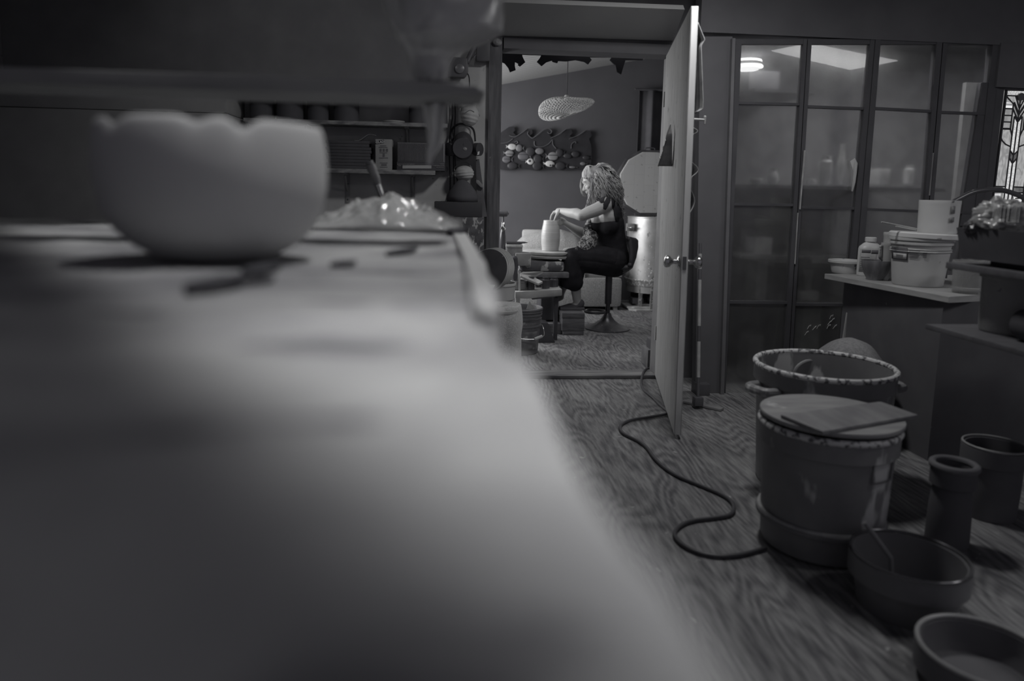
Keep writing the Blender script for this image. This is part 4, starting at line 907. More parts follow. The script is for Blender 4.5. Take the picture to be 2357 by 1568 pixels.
# side tray carried by the wheel
Yr = 5.42
tr = MB(); za = zat(683, Yr, 1250); 
tr.prism([P(1186, 687, Yr), P(1214, 688, Yr), P(1294, 681, Yr), P(1294, 666, Yr), P(1214, 671, Yr), P(1186, 672, Yr)], (0, .28, 0), bev=.006)
tr.build('side_tray', mat('tray_pale', .3, .4, rough=.6, scale=7), t)
MB().prism([P(1225, 690, Yr+.02), P(1278, 684, Yr+.02), P(1278, 679, Yr+.02), P(1225, 684, Yr+.02)], (0, .26, 0)).build('tray_rail', mat('tray_rail', .16, .2), t)
MB().box2((P(1282, 690, Yr).x, Yr+.1, 0), (P(1290, 690, Yr).x, Yr+.16, zat(686, Yr+.1, 1286))).build('tray_post', BLKM, t)
ztr = zat(669, Yr+.1, 1250)
ztt = zat(672, Yr, 1200)
tag(pail(MB(), (P(1196, 660, Yr+.09).x, Yr+.13), ztt+.006, zat(650, Yr, 1200), .062, .066, rim=.002).build('grey_tub', mat('grey_tub', .2, .28, rough=.6, scale=4)), 'grey round tub at the left end of the wheel tray', 'tub')
JAR = mat('dark_glass_jar', .05, .08, rough=.12, spec=.7)
for k, (px, r, h, yy) in enumerate(((1222, .030, .10, .1), (1241, .034, .085, .2), (1256, .032, .09, .1), (1275, .034, .08, .16))):
    x = P(px, 660, Yr+yy).x
    zb_ = zat(671-(px-1214)*.056, Yr, px)+.0015
    tag(MB().lathe([(0,0), (r, 0), (r, h*.75), (r*.75, h*.82), (r*.8, h*.85), (r*.8, h), (0, h)], (x, Yr+yy, zb_), 24).build('glass_jar', JAR), ['dark glass jar on the wheel tray next to the grey tub', 'dark glass jar on the wheel tray, second from the grey tub', 'dark glass jar on the wheel tray, third from the grey tub', 'dark glass jar at the right end of the wheel tray'][k], 'jar', 'dark jars on the wheel tray')
# bent wooden frame leaning on the jars
fr = MB(); WB = mat('pale_wood', .3, .42, scale=12, stretch=(2,2,8), rough=.6)
def bar(p, q, w, h): 
    d = (q-p); n = Vector((-d.y, d.x, 0)).normalized()*w; fr.prism([p-n, q-n, q+n, p+n], (0, 0, h), bev=.003)
fr.prism([P(1197, 630, Yr+.1), P(1204, 626, Yr+.2), P(1250, 625, Yr+.24), P(1232, 634, Yr+.2), P(1218, 633, Yr+.16), P(1249, 648, Yr+.03), P(1239, 653, Yr+.0), P(1198, 635, Yr+.06)], (0, .0, -.014))
tag(fr.build('wooden_yoke', WB, smooth=0), 'pale V-shaped wooden yoke lying over the jars on the wheel tray', 'yoke')
t = thing('spray_nozzle', 'dark hand sprayer standing left on the wheel tray', 'sprayer', tuple(P(1192, 672, Yr+.2)))
MB().chain([(P(1183, 668, Yr+.2), .02), (P(1186, 610, Yr+.2), .024), (P(1184, 596, Yr+.2), .026)]).build('body', BLKM, t)
MB().tube([P(1196, 672, Yr+.05), P(1196, 640, Yr+.05), P(1192, 622, Yr+.06)], [.008, .006, .003], 8).build('pale_tool', mat('pale_tool', .35, .45), t)
# things left of the wheel
Yj = 5.75
q0 = zat(598, Yj, 1180)
zsh = q0-.003
st = thing('tool_stand', 'small dark stand left of the wheel holding the clay-caked box', 'stand', (P(1178, 598, Yj).x, Yj+.08, 0))
MB().box2((P(1150, 598, Yj).x, Yj-.02, zsh-.02), (P(1183, 598, Yj).x, Yj+.2, zsh), bev=.003).build('board', DK, st)
for x in (1153, 1178):
    for y in (0, .17): MB().box2((P(x, 598, Yj+y).x-.012, Yj+y-.01, 0), (P(x, 598, Yj+y).x+.012, Yj+y+.012, zsh-.02)).build('leg', DK, st)
t = thing('tool_box', 'clay-caked square box of tools left of the wheel', 'box', (P(1182, 598, Yj).x, Yj+.07, zsh))
MB().box2((P(1166, 598, Yj).x, Yj, zsh+.001), (P(1202, 598, Yj).x, Yj+.14, zat(569, Yj, 1180)), bev=.006).build('body', mat('caked_box', .2, .34, scale=12, rough=.8, speck=.1, spscale=14, spth=.62), t)
MB().box2((P(1164, 598, Yj).x, Yj-.004, zat(569.5, Yj, 1180)), (P(1203, 598, Yj).x, Yj+.145, zat(564, Yj, 1180)), bev=.003).build('rim', mat('caked_rim', .45, .6, scale=30, rough=.7), t)
for k, (yy, lb) in enumerate(((558.5, 'black pointed brush lying on the tool box rim, upper one'), (561.5, 'black brush lying on the tool box rim, lower one'))):
    t2 = thing('paint_brush', lb, 'brush', tuple(P(1190, yy, Yj+.02+.03*k)))
    e = 1210 if k == 0 else 1198
    MB().tube([P(1166, yy-1, Yj+.03+.03*k), P(e-4, yy, Yj+.03+.03*k)], .008, 10).build('handle', BLK, t2)
    MB().tube([P(e-4, yy, Yj+.03+.03*k), P(e+5, yy, Yj+.03+.03*k)], [.008, .001], 10).build('tip', BLKM, t2)
t = thing('dark_bottle', 'dark bottle wrapped in plastic at the left edge of the doorway', 'bottle', (P(1156, 598, Yj).x, Yj+.06, zsh))
rb_ = M(7, Yj)
MB().lathe([(0, 0), (rb_, 0), (rb_, .18), (rb_*.6, .26), (rb_*.5, .30), (0, .30)], (P(1158, 598, Yj).x, Yj+.06, zsh+.001), 24).build('body', mat('smoky_bottle', .07, .11, rough=.15, spec=.7), t)
MB().grid(8, 10, lambda u, v: P(1154+9*u*(1-.4*v)+2*math.sin(v*9), 535-18*v-6*u, Yj+.0+.03*math.sin(u*4))).build('plastic_wrap', mat('wrap_white', .55, .7, rough=.3), t, smooth=180, solid=.002)
p = P(1158, 492, Yj+.08)
MB().lathe([(0, -.05), (M(6, Yj), -.05), (M(7, Yj), -.03), (M(7, Yj), .03), (0, .05)], p, 20, roty(PI/2)).build('spray_head', BLK, t)
MB().tube([p, Vector((p.x, Yj+.06, zsh+.29))], .008, 8).build('neck', BLK, t)
# vase on the wheel
VAS = mat('wet_clay', .46, .54, scale=3, stretch=(1,1,26), rough=.32, spec=.5, bump=.25, bscale=4)
vc = P(1266.5, 577, YWH-.02)
pr = []; hh = zat(507, YWH-.02, 1267)-(zw+.002)
for f, hwid in ((0, 19), (.02, 19.6), (.06, 19.3), (.1, 19.8), (.2, 20.8), (.32, 21.6), (.45, 21.8), (.58, 21.5), (.7, 20.6), (.82, 19.0), (.92, 17.8), (.98, 17.4), (1.0, 17.0)):
    pr.append((M(hwid, YWH), hh*f))
inn = [(M(16.2, YWH), hh*.995), (M(16.6, YWH), hh*.9), (M(19.5, YWH), hh*.6), (M(19, YWH), hh*.2), (M(17, YWH), .02), (0, .02)]
tag(MB().lathe([(0,0)]+pr+inn, (vc.x, vc.y, zw+.002), 64).build('clay_vase', VAS, smooth=180), 'tall barrel-shaped wet clay vase being thrown on the wheel', 'vase')
# white slop lump on the wheel right
tag(MB().ball(P(1312, 575, YWH+.03)+Vector((0,0,-.004)), (M(17, YWH), .06, .022)).build('sponge', mat('wet_sponge', .5, .65, scale=40, bump=.6, rough=.8)), 'pale wet sponge on the wheel head right of the vase', 'sponge')
# ================================================================ sofa against the far wall
NUB = mat('nubby_fabric', .34, .52, scale=130, rough=.95, bump=.9, bscale=140, detail=3, spec=.1)
sx0 = P(1192, 650, 7.1).x; sx1 = P(1433, 650, 7.0).x
so = thing('sofa', 'pale nubby sofa against the far wall behind the wheel', 'sofa', ((sx0+sx1)/2, 7.3, 0))
zb_ = zat(640, 6.95, 1380)
MB().box2((sx0, 6.98, .03), (sx1, 7.55, zb_), bev=.05, ).build('seat_base', NUB, so)
bk = MB()
def back(px0, px1, tops, Y, dep):
    n = 40
    def fn(u, v):
        px = px0+(px1-px0)*u
        for (a, ya), (b, yb) in zip(tops, tops[1:]):
            if a <= px <= b: ty = ya+(yb-ya)*(px-a)/(b-a); break
        zt_ = zat(ty, Y, px); z0_ = zb_-.02; x = P(px, 560, Y).x; A = v*PI
        return Vector((x, Y+dep*.5-dep*.5*math.cos(A)*(1), z0_+(zt_-z0_)*math.sin(A)**.6))
    bk.grid(n, 20, fn)
back(1192, 1349, [(1192, 575), (1196, 560), (1210, 547), (1240, 538), (1275, 531), (1300, 531), (1330, 540), (1350, 556)], 7.0, .5)
bk.build('cushion', NUB, so, smooth=180)
MB().box2((P(1203, 560, 7.55).x, 7.56, zb_), (P(1262, 560, 7.55).x, 7.66, zat(529, 7.55, 1225)), bev=.03).build('backrest', mat('pale_back', .5, .56, rough=.8), so)
for x in (sx0+.06, sx1-.06):
    for y in (7.03, 7.5): MB().box2((x-.02, y-.02, 0), (x+.02, y+.02, .04)).build('foot', DK, so)
# folded blankets
STRI = mat('folded_blanket', .3, .52, scale=3, stretch=(.3,.3,30), rough=.95, bump=.4, bscale=60)
Yb2 = 6.93
for k, (p0, p1, y0, y1, lb) in enumerate(((1336, 1396, 641, 628, 'folded striped blanket on the sofa seat, left of the stool post'), (1402, 1432, 641, 630, 'folded striped blanket on the sofa seat, right of the stool post'))):
    mb = MB(); zA = zb_+.001; hB = .055
    for j in range(4):
        mb.box2((P(p0, 640, 7.02).x+.004*j, 7.02, zA+j*.018), (P(p1, 640, 7.02).x-.006*j, 7.40, zA+j*.018+.0175), bev=.008)
    tag(mb.build('folded_blanket', STRI), lb, 'blanket')
# ================================================================ kiln
YK = 7.22; kx = P(1507, 600, YK).x; kr = M(67, 7.22)
t = thing('kiln', 'round metal kiln with its pale brick lid propped open upright', 'kiln', (kx, YK, 0))
STEEL = mat('kiln_steel', .5, .66, scale=9, rough=.42, metal=.7, speck=.34, spscale=16, spth=.60, spstretch=(1,1,.6)); STS = mat('kiln_band', .35, .5, scale=20, rough=.4, metal=.6, speck=.85, spscale=45, spth=.55)
zk0 = zat(662, YK-kr, 1500); zk1 = zat(500, YK-kr*.6, 1490)
MB().lathe([(kr*.97, zk0+.06), (kr, zk0+.07), (kr, zk1-.012), (kr*1.015, zk1-.008), (kr*1.015, zk1), (kr*.97, zk1+.002), (kr*.72, zk1+.002), (kr*.72, zk1-.5), (0, zk1-.5)], (kx, YK, 0), 72).build('drum', STEEL, t)
MB().lathe([(0, zk0), (kr*1.0, zk0), (kr*1.03, zk0+.05), (kr*1.05, zk0+.058), (kr*1.05, zk0+.066), (kr*.97, zk0+.07)], (kx, YK, 0), 72).build('base_band', STS, t)
# slip splashed up the drum from below
rs2 = random.Random(11); sp = MB()
for k in range(170):
    a = math.radians(rs2.uniform(-125, -25)); h = rs2.random()**2.2*.42; r_ = rs2.uniform(.0018, .0052)
    n_v = Vector((math.cos(a), math.sin(a), 0)); q_ = Vector((0,0,1)).rotation_difference(n_v).to_matrix()
    sp.ball(Vector((kx, YK, zk0+.075+h))+n_v*kr, (r_, r_*rs2.uniform(.6, 1.6), .0012), q_, 6, 4)
tag(sp.build('slip_splashes', mat('dried_slip', .8), t), kind='stuff')
# splashes
st = MB()
for a in (-2.35, -1.9, -1.2, -.8):
    x = kx+kr*.92*math.cos(a); y = YK+kr*.92*math.sin(a); st.box2((x-.016, y-.016, .004), (x+.016, y+.016, zk0+.01)); 
for i, a in enumerate((-2.35, -1.9, -1.2, -.8)):
    x = kx+kr*.92*math.cos(a); y = YK+kr*.92*math.sin(a)
    MB().box2((x-.016, y-.016, .004), (x+.016, y+.016, zk0)).box2((x-.03, y-.03, 0), (x+.03, y+.03, .006)).build('stand_leg', STS, t)
MB().lathe([(kr*.93, zk0-.07), (kr*.97, zk0-.07), (kr*.97, zk0-.001), (kr*.93, zk0-.001)], (kx, YK, 0), 60).build('stand_ring', mat('stand_ring', .34, .45, rough=.4, metal=.5), t)
# lid: twelve-sided slab of firebrick in a steel hoop
def brick_mat():
    m = bpy.data.materials.new('fire_brick'); m.use_nodes = True; nt = m.node_tree; N = nt.nodes; L = nt.links; p = N['Principled BSDF']
    tc = N.new('ShaderNodeTexCoord'); mp = N.new('ShaderNodeMapping'); mp.inputs['Rotation'].default_value = (0, 0, PI/2)
    sx = N.new('ShaderNodeSeparateXYZ'); cx_ = N.new('ShaderNodeCombineXYZ'); L.new(tc.outputs['Object'], sx.inputs[0]); L.new(sx.outputs['Z'], cx_.inputs['X']); L.new(sx.outputs['X'], cx_.inputs['Y'])
    br = N.new('ShaderNodeTexBrick'); br.inputs['Scale'].default_value = 1; br.inputs['Brick Width'].default_value = .21; br.inputs['Row Height'].default_value = .105; br.inputs['Mortar Size'].default_value = .0013; br.inputs['Bias'].default_value = -.2
    br.inputs['Color1'].default_value = g3(.56); br.inputs['Color2'].default_value = g3(.60); br.inputs['Mortar'].default_value = g3(.48); L.new(cx_.outputs[0], br.inputs['Vector'])
    no = N.new('ShaderNodeTexNoise'); no.inputs['Scale'].default_value = 26; L.new(tc.outputs['Object'], no.inputs['Vector'])
    cr = N.new('ShaderNodeValToRGB'); cr.color_ramp.elements[0].position = .24; cr.color_ramp.elements[1].position = .34; cr.color_ramp.elements[0].color = g3(.45); cr.color_ramp.elements[1].color = g3(1); L.new(no.outputs['Fac'], cr.inputs['Fac'])
    mx = N.new('ShaderNodeMixRGB'); mx.blend_type = 'MULTIPLY'; mx.inputs['Fac'].default_value = 1; L.new(br.outputs['Color'], mx.inputs['Color1']); L.new(cr.outputs['Color'], mx.inputs['Color2']); L.new(mx.outputs['Color'], p.inputs['Base Color']); p.inputs['Roughness'].default_value = .9; return m
YLd = 7.40; lc = P(1494, 423, YLd); lr = M(76, YLd); lc.z = max(lc.z, zk1+lr+.006)
def ngon(r, n=12, off=PI/12): return [(r*math.cos(off+2*PI*k/n), r*math.sin(off+2*PI*k/n)) for k in range(n)]
li = MB(); li.prism([Vector((lc.x+x, YLd-.02, lc.z+z)) for x, z in ngon(lr*.955)], (0, .075, 0), bev=.008)
lid = li.build('lid', brick_mat(), t, smooth=0)
ring = MB(); o_ = ngon(lr*1.02); i_ = ngon(lr*.958)
for k in range(12):
    k2 = (k+1) % 12
    ring.prism([Vector((lc.x+p[0], YLd+.0, lc.z+p[1])) for p in (o_[k], o_[k2], i_[k2], i_[k])], (0, .08, 0))
ring.build('hoop', mat('hoop_steel', .10, .2, rough=.35, metal=.5), lid, smooth=0)
MB().tube(smooth_path([Vector((lc.x-.05, YLd+.02, lc.z+lr*1.0)), Vector((lc.x-.04, YLd+.02, lc.z+lr*1.05)), Vector((lc.x+.04, YLd+.02, lc.z+lr*1.05)), Vector((lc.x+.05, YLd+.02, lc.z+lr*1.0))], 5), .006, 8).build('lid_handle', BLK, lid)
hg = MB(); hg.box2((lc.x-.12, YLd+.06, zk1-.12), (lc.x+.12, YLd+.09, lc.z-lr*.6), bev=.004); hg.build('hinge', mat('hoop_steel'.replace('hoop', 'hoop'), .1), t)
ha = math.atan2(-.93, -.36)
lt = MB(); pxl = P(1450, 524, YK-kr*.55)
for dz in (0,): lt.tube(smooth_path([pxl+Vector((-.022, .0, 0)), pxl+Vector((-.02, -.03, 0)), pxl+Vector((.03, -.035, 0)), pxl+Vector((.034, .02, 0))], 4), .008, 8)
lt.build('latch', mat('latch_chrome', .7, rough=.2, metal=1), t)
MB().box2(tuple(pxl+Vector((-.03, -.008, -.035))), tuple(pxl+Vector((.045, .05, .04))), bev=.003).build('latch_plate', STEEL, t)
# flat shelves under the kiln
for k, (x0, x1, z0_, h, yy, lb) in enumerate(((1452, 1524, .004, .018, 6.93, 'lowest kiln shelf on the floor under the kiln'), (1446, 1520, .03, .016, 6.98, 'pale kiln shelf in the middle of the stack under the kiln'), (1465, 1524, .055, .016, 7.05, 'topmost kiln shelf of the stack under the kiln'))):
    z0_ = (.0005, .0195, .0385)[k]
    ax = P(x0, 700, yy).x; bx_ = P(x1, 700, yy).x
    tag(MB().prism([(ax, yy+.04, z0_), (ax+.06, yy, z0_), (bx_-.03, yy, z0_), (bx_, yy+.03, z0_), (bx_, yy+.3, z0_), (ax, yy+.3, z0_)], (0,0,.018), bev=.003).build('kiln_shelf', mat('kiln_shelf', .42, .6, scale=12, rough=.8)), lb, 'kiln shelf', 'kiln shelves under the kiln')
for x, lb in ((1468, 'left dark brick resting on the kiln shelves'), (1508, 'right dark brick resting on the kiln shelves')):
    ax = P(x, 690, 7.08).x
    tag(MB().box2((ax-.06, 7.06, .0578), (ax+.055, 7.2, .115), bev=.004).build('brick', mat('dark_brick', .07, .12, rough=.9)), lb, 'brick')
# ================================================================ mural
YM = YF-.05
mu = thing('wall_relief', 'dark wall relief of curling waves above a shoal of fish', 'wall relief', (P(1255, 340, YM).x, YM, P(1255, 392, YM).z))
RLF = mat('relief_dark', .03, .045, scale=8, rough=.6, spec=.3)
topc = [(1146, 310), (1160, 300), (1172, 292), (1183, 291), (1186, 300), (1181, 305), (1188, 312), (1205, 305), (1215, 296), (1224, 297), (1226, 307), (1218, 314), (1235, 316), (1250, 302), (1262, 296), (1271, 300), (1269, 308), (1262, 308), (1272, 318), (1290, 310), (1302, 298), (1314, 296), (1318, 306), (1311, 314), (1325, 318), (1340, 308), (1350, 300), (1359, 301), (1362, 312), (1356, 320), (1361, 335), (1362, 360), (1360, 386), (1345, 392), (1325, 389), (1300, 393), (1270, 389), (1235, 393), (1205, 388), (1170, 392), (1146, 389)]
body = MB()
cps = [P(x, y, YM) for x, y in topc]
tv = cps; tf = tess(cps)
n = len(tv); body.add(tv, tf); body.add([v+Vector((0, .03, 0)) for v in tv], [f[::-1] for f in tf])
body.add(cps+[v+Vector((0, .03, 0)) for v in cps], [[i, (i+1) % n, n+(i+1) % n, n+i] for i in range(n)])
body.build('wave_panel', RLF, mu, smooth=0)
curl = MB()
for pts in ([(1172, 312), (1185, 315), (1198, 308), (1212, 298)], [(1216, 303), (1215, 309), (1225, 318), (1235, 312), (1250, 300), (1262, 296), (1270, 302), (1266, 308), (1260, 304)], [(1268, 318), (1285, 310), (1302, 298)], [(1230, 325), (1232, 336), (1248, 338), (1262, 332), (1271, 322)], [(1310, 320), (1330, 312), (1345, 302)], [(1272, 322), (1273, 333), (1280, 342)], [(1315, 342), (1316, 332), (1324, 326), (1326, 330)], [(1184, 328), (1190, 325), (1192, 329), (1187, 331)], [(1152, 330), (1168, 328), (1180, 320)]):
    curl.tube(smooth_path([P(x, y, YM-.006) for x, y in pts], 5), .005, 6)
curl.build('wave_curl', mat('relief_curl', .09, .13, rough=.5), mu)
FP = mat('fish_pale', .42, .6, scale=50, rough=.5); FG = mat('fish_grey', .15, .2, scale=30, rough=.5); FD = mat('fish_dark', .03, .05, rough=.5)
def spot_mat(name, base, sp, kind):
    m = bpy.data.materials.new(name); m.use_nodes = True; nt = m.node_tree; N = nt.nodes; L = nt.links; p = N['Principled BSDF']; tc = N.new('ShaderNodeTexCoord')
    if kind == 'dots':
        vo = N.new('ShaderNodeTexVoronoi'); vo.inputs['Scale'].default_value = 24; vo.inputs['Randomness'].default_value = .4; L.new(tc.outputs['Object'], vo.inputs['Vector']); fac = vo.outputs['Distance']; th = .36
    else:
        sx = N.new('ShaderNodeSeparateXYZ'); L.new(tc.outputs['Object'], sx.inputs[0]); mm_ = N.new('ShaderNodeMath'); mm_.operation = 'MULTIPLY_ADD'; mm_.inputs[1].default_value = 19; mm_.inputs[2].default_value = .1; L.new(sx.outputs['Z'], mm_.inputs[0])
        fr_ = N.new('ShaderNodeMath'); fr_.operation = 'FRACT'; L.new(mm_.outputs[0], fr_.inputs[0]); fac = fr_.outputs[0]; th = .2
    gt = N.new('ShaderNodeMath'); gt.operation = 'GREATER_THAN'; gt.inputs[1].default_value = th; L.new(fac, gt.inputs[0])
    mx = N.new('ShaderNodeMixRGB'); mx.inputs['Color1'].default_value = g3(sp); mx.inputs['Color2'].default_value = g3(base); L.new(gt.outputs[0], mx.inputs['Fac']); L.new(mx.outputs['Color'], p.inputs['Base Color']); p.inputs['Roughness'].default_value = .5; return m
FSP = spot_mat('fish_spotted', .6, .06, 'dots'); FST = spot_mat('fish_striped', .24, .07, 'str'); FSG = spot_mat('fish_striped_dim', .13, .07, 'str')
for (x, y, w_, h_, dirn, m) in ((1179, 338, 10, 7, -1, FP), (1195, 341, 8, 8, 1, FG), (1173, 353, 10, 7, -1, FST), (1166, 367, 10, 8, 1, FSG), (1205, 360, 13, 10, 1, FSG), (1221, 349, 11, 10, -1, FD), (1242, 348, 10, 7, -1, FG), (1273, 360, 12, 10, -1, FST), (1288, 352, 9, 9, 1, FD), (1221, 372, 8, 7, -1, FSP), (1266, 377, 11, 7, -1, FSP), (1238, 366, 10, 10, 1, FD), (1237, 382, 11, 10, 1, FD), (1307, 359, 10, 6, -1, FD), (1325, 355, 10, 7, -1, FD), (1350, 363, 9, 5, 1, FD), (1342, 377, 7, 4, 1, FG), (1318, 385, 8, 2.5, 1, FG), (1290, 382, 12, 9, 1, FD), (1180, 382, 12, 8, 1, FD)):
    c = P(x, y, YM-.012); mb = MB(); a_, b_ = M(w_, YM), M(h_, YM)
    mb.ball(c, (a_, .012, b_), seg=20, rings=10); d = dirn*-1
    s_ = -1 if dirn < 0 else 1
    mb.prism([c+Vector((s_*a_*.8, 0, 0)), c+Vector((s_*a_*1.45, 0, b_*.55)), c+Vector((s_*a_*1.3, 0, 0)), c+Vector((s_*a_*1.45, 0, -b_*.55))], (0, .008, 0))
    mb.build('fish', m, mu)
# pendant lamp of woven cane
YPL = 6.35; pc = P(1304, 246, YPL)
t = thing('pendant_lamp', 'woven cane pendant lamp hanging from the plank ceiling', 'lamp', (pc.x, YPL, pc.z-.09))
pr_ = M(60, YPL)
def shade(u, v):
    a = 2*PI*u; b = (v-.5)*PI*.94
    r = pr_*math.cos(b)**.75*(1+.06*math.cos(2*a+.8)); z = .075*math.sin(b)
    z += -.05*math.cos(a-2.6)*(r/pr_)**2*math.copysign(1, 1)*.7 + .028*math.sin(2*a+.5)*(r/pr_)**2
    if b < 0: z += .02*math.cos(a+.4)
    return Vector((pc.x+r*math.cos(a), YPL+r*math.sin(a), pc.z+z))
nu, nv = 46, 19
mb = MB(); vs = [shade((i+.5*(j % 2))/nu, j/(nv-1)) for j in range(nv) for i in range(nu)]
# diamond lattice of canes
for j in range(nv-1):
    for i in range(nu):
        a = vs[j*nu+i]; i2 = (i if j % 2 == 0 else (i+1) % nu); b1 = vs[(j+1)*nu+(i if j % 2 == 0 else (i+1) % nu)]; b2 = vs[(j+1)*nu+((i-1) % nu if j % 2 == 0 else i)]
        mb.tube([a, b1], .0022, 4); mb.tube([a, b2], .0022, 4)
CANE = mat('cane', .52, .62, rough=.6)
mb.build('woven_shade', CANE, t, smooth=180)
MB().lathe([(0, .06), (.022, .062), (.024, .09), (.016, .10), (0, .1)], (pc.x, YPL, pc.z), 20).build('lamp_cap', CANE, t)
MB().tube([(pc.x, YPL, pc.z+.098), (pc.x, YPL, cz(pc.x)+.002)], .0035, 8).build('cord', STR, t)
# scalloped dark garland hanging behind the doorway head
Yg = 5.0
g = MB()
top_y = 118
ol = [(1140, 118), (1140, 140), (1152, 141), (1162, 146), (1170, 156), (1174, 166), (1187, 161), (1185, 152), (1185.5, 142), (1194, 147), (1192, 149), (1197, 153), (1209, 143), (1203, 131), (1202, 125.5), (1246, 127), (1243, 133), (1236, 142), (1247, 152), (1258, 143), (1271, 139), (1272, 142), (1283, 145), (1285, 140), (1304, 141), (1325, 138), (1345, 142), (1354, 148), (1362, 138), (1357, 131), (1358, 131.5), (1408, 132), (1404, 138), (1412, 146), (1417, 150), (1420, 165), (1430, 171), (1433, 160), (1440, 138), (1480, 138), (1480, 118)]
tv = [P(x, y, Yg) for x, y in ol]; tf = tess(tv); n = len(tv); ex = Vector((0, .015, 0))
g.add(tv, tf); g.add([v+ex for v in tv], [f[::-1] for f in tf]); g.add(tv+[v+ex for v in tv], [[i, (i+1) % n, n+(i+1) % n, n+i] for i in range(n)])
ga = thing('scalloped_valance', 'dark scalloped valance hanging behind the top of the doorway', 'valance', (P(1300, 130, Yg).x, Yg, zat(170, Yg)))
g.build('board', mat('valance_black', .03, .035, rough=1, spec=0), ga, smooth=0)
for x in (1160, 1440):
    p = P(x, 119, Yg); MB().tube([p+Vector((0,.008,-.02)), Vector((p.x, Yg+.008, cz(p.x)+.002))], .006, 8).build('hanger', BLKM, ga)
# dark curtain at the right rear of the back room
def curt(u, v):
    x = P(1483, 400, 7.3).x + u*.75; z = 2.25*(1-v)+.02*v
    return Vector((x, 7.62+.03*math.sin(u*26)+.01*math.sin(u*61), z))
cu = thing('dark_curtain', 'dark curtain behind the kiln lid at the right of the far wall', 'curtain', (P(1520, 400, 7.5).x, 7.55, 0))
MB().grid(60, 12, curt).build('drape', mat('curtain', .09, .12, rough=.9), cu, smooth=180, solid=.004)
MB().tube([(P(1483, 400, 7.3).x-.05, 7.62, 2.26), (2.74, 7.62, 2.26)], .012, 10).build('rail', BLK, cu)
# ================================================================ right-hand counter
ZC = .75
c0 = Fz(1898, 630, ZC); c1 = Fz(2185, 683, ZC); c2 = Fz(2292, 677, ZC)
TOPM = mat('counter_board', .36, .46, scale=8, rough=.45, stretch=(1,1,4)); CBK = mat('counter_body', .13, .155, rough=.75, spec=.15, speck=.32, spscale=30, spth=.74)
ct = thing('counter', 'low dark counter with a pale top in front of the glazed doors', 'counter', ((c0.x+3.2)/2, 3.1, 0))
back_y = c0.y
MB().prism([c0+Vector((0,0,-.028)), c1+Vector((0,0,-.028)), c2+Vector((0,0,-.028)), Vector((3.3, c2.y, ZC-.028)), Vector((3.3, back_y, ZC-.028))], (0, 0, .028), bev=.003).build('counter_top', TOPM, ct, smooth=0)
MB().box2((c0.x+.10, c1.y+.05, 0), (3.2, back_y-.03, ZC-.0285)).build('body', CBK, ct, smooth=0)
# pale strip leaning beside the counter
p0 = P(1938, 800, 3.62); p1 = P(1950, 720, 3.62)
d = (p1-p0).normalized(); f0 = p0 - d*((p0.z)/d.z)
tag(MB().prism([f0, f0+Vector((.012,0,0)), p1+Vector((.012,0,0)), p1], (0, .01, 0)).build('pale_lath', mat('pale_lath', .4, .5), smooth=0), 'thin pale lath standing against the left side of the counter', 'lath')
PW = mat('clay_smeared_plastic', .52, .6, scale=5, rough=.5, speck=.17, spscale=13, spth=.68)
def on(px, py): return Fz(px, py, ZC)          # point on the counter top
# food tub
def tub_at(px, base, top, hw_t, hw_b, name, label, cat, m, lab=True, rim=.006, ribs=()):
    q = on(px, base); Yc_ = q.y + M(hw_b, q.y)*.9; x = P(px, base, Yc_).x
    z1 = zat(top, Yc_, px); return Vector((x, Yc_, ZC+.001)), M(hw_b, Yc_), M(hw_t, Yc_), z1
c, rb_, rt_, z1 = tub_at(1944, 631, 598, 36, 30, '', '', '', PW)
tag(pail(MB(), c, c.z, z1, rb_, rt_, rim=.008).build('food_tub', mat('smeared_tub', .55, .64, scale=7, rough=.5, speck=.16, spscale=16, spth=.6)), 'clay-smeared shallow white tub at the left end of the counter', 'tub')
# bottle
c, rb_, rt_, z1 = tub_at(1997, 637, 546, 28, 28, '', '', '', PW)
t = thing('bleach_bottle', 'white plastic bottle with a screw cap and printed label on the counter', 'bottle', tuple(c))
h = z1-c.z
mb = MB(); mb.lathe([(0,0), (rb_*.94, 0), (rb_, .008), (rb_, h*.70), (rb_*.93, h*.76), (rb_*.62, h*.84), (rb_*.42, h*.87), (rb_*.40, h*.9), (0, h*.9)], c, 40)
for v in mb.v: v.y = c.y+(v.y-c.y)*.7
mb.build('body', mat('white_hdpe', .66, .7, scale=4, rough=.38), t)
MB().lathe([(rb_*.44, h*.885), (rb_*.46, h*.89), (rb_*.46, h*.985), (rb_*.42, h), (0, h)], c, 32).build('cap', mat('white_cap', .7, .74, rough=.5), t)
lbm = MB(); n = 20
def lab(z0, z1, a0, a1, m, name, off=.0008):
    def fn(u, v):
        a = a0+(a1-a0)*u; return Vector((c.x+(rb_+off)*math.cos(a), c.y+(rb_+off)*.7*math.sin(a), c.z+z0+(z1-z0)*v))
    return MB().grid(n, 3, fn).build(name, m, t, smooth=180, solid=.0004)
lab(h*.1, h*.69, -2.9, -1.35, mat('label_grey', .36, .44, scale=60, stretch=(.5,.5,4)), 'label'); lab(h*.60, h*.68, -2.7, -1.9, INKM, 'label_print', .0014); lab(h*.58, h*.68, -1.85, -.5, mat('label_dark', .16), 'label_band', .0012)
for k in range(7): lab(h*(.15+.055*k), h*(.165+.055*k), -2.75, -1.95-.1*(k % 3), INKM, 'label_print', .0014)
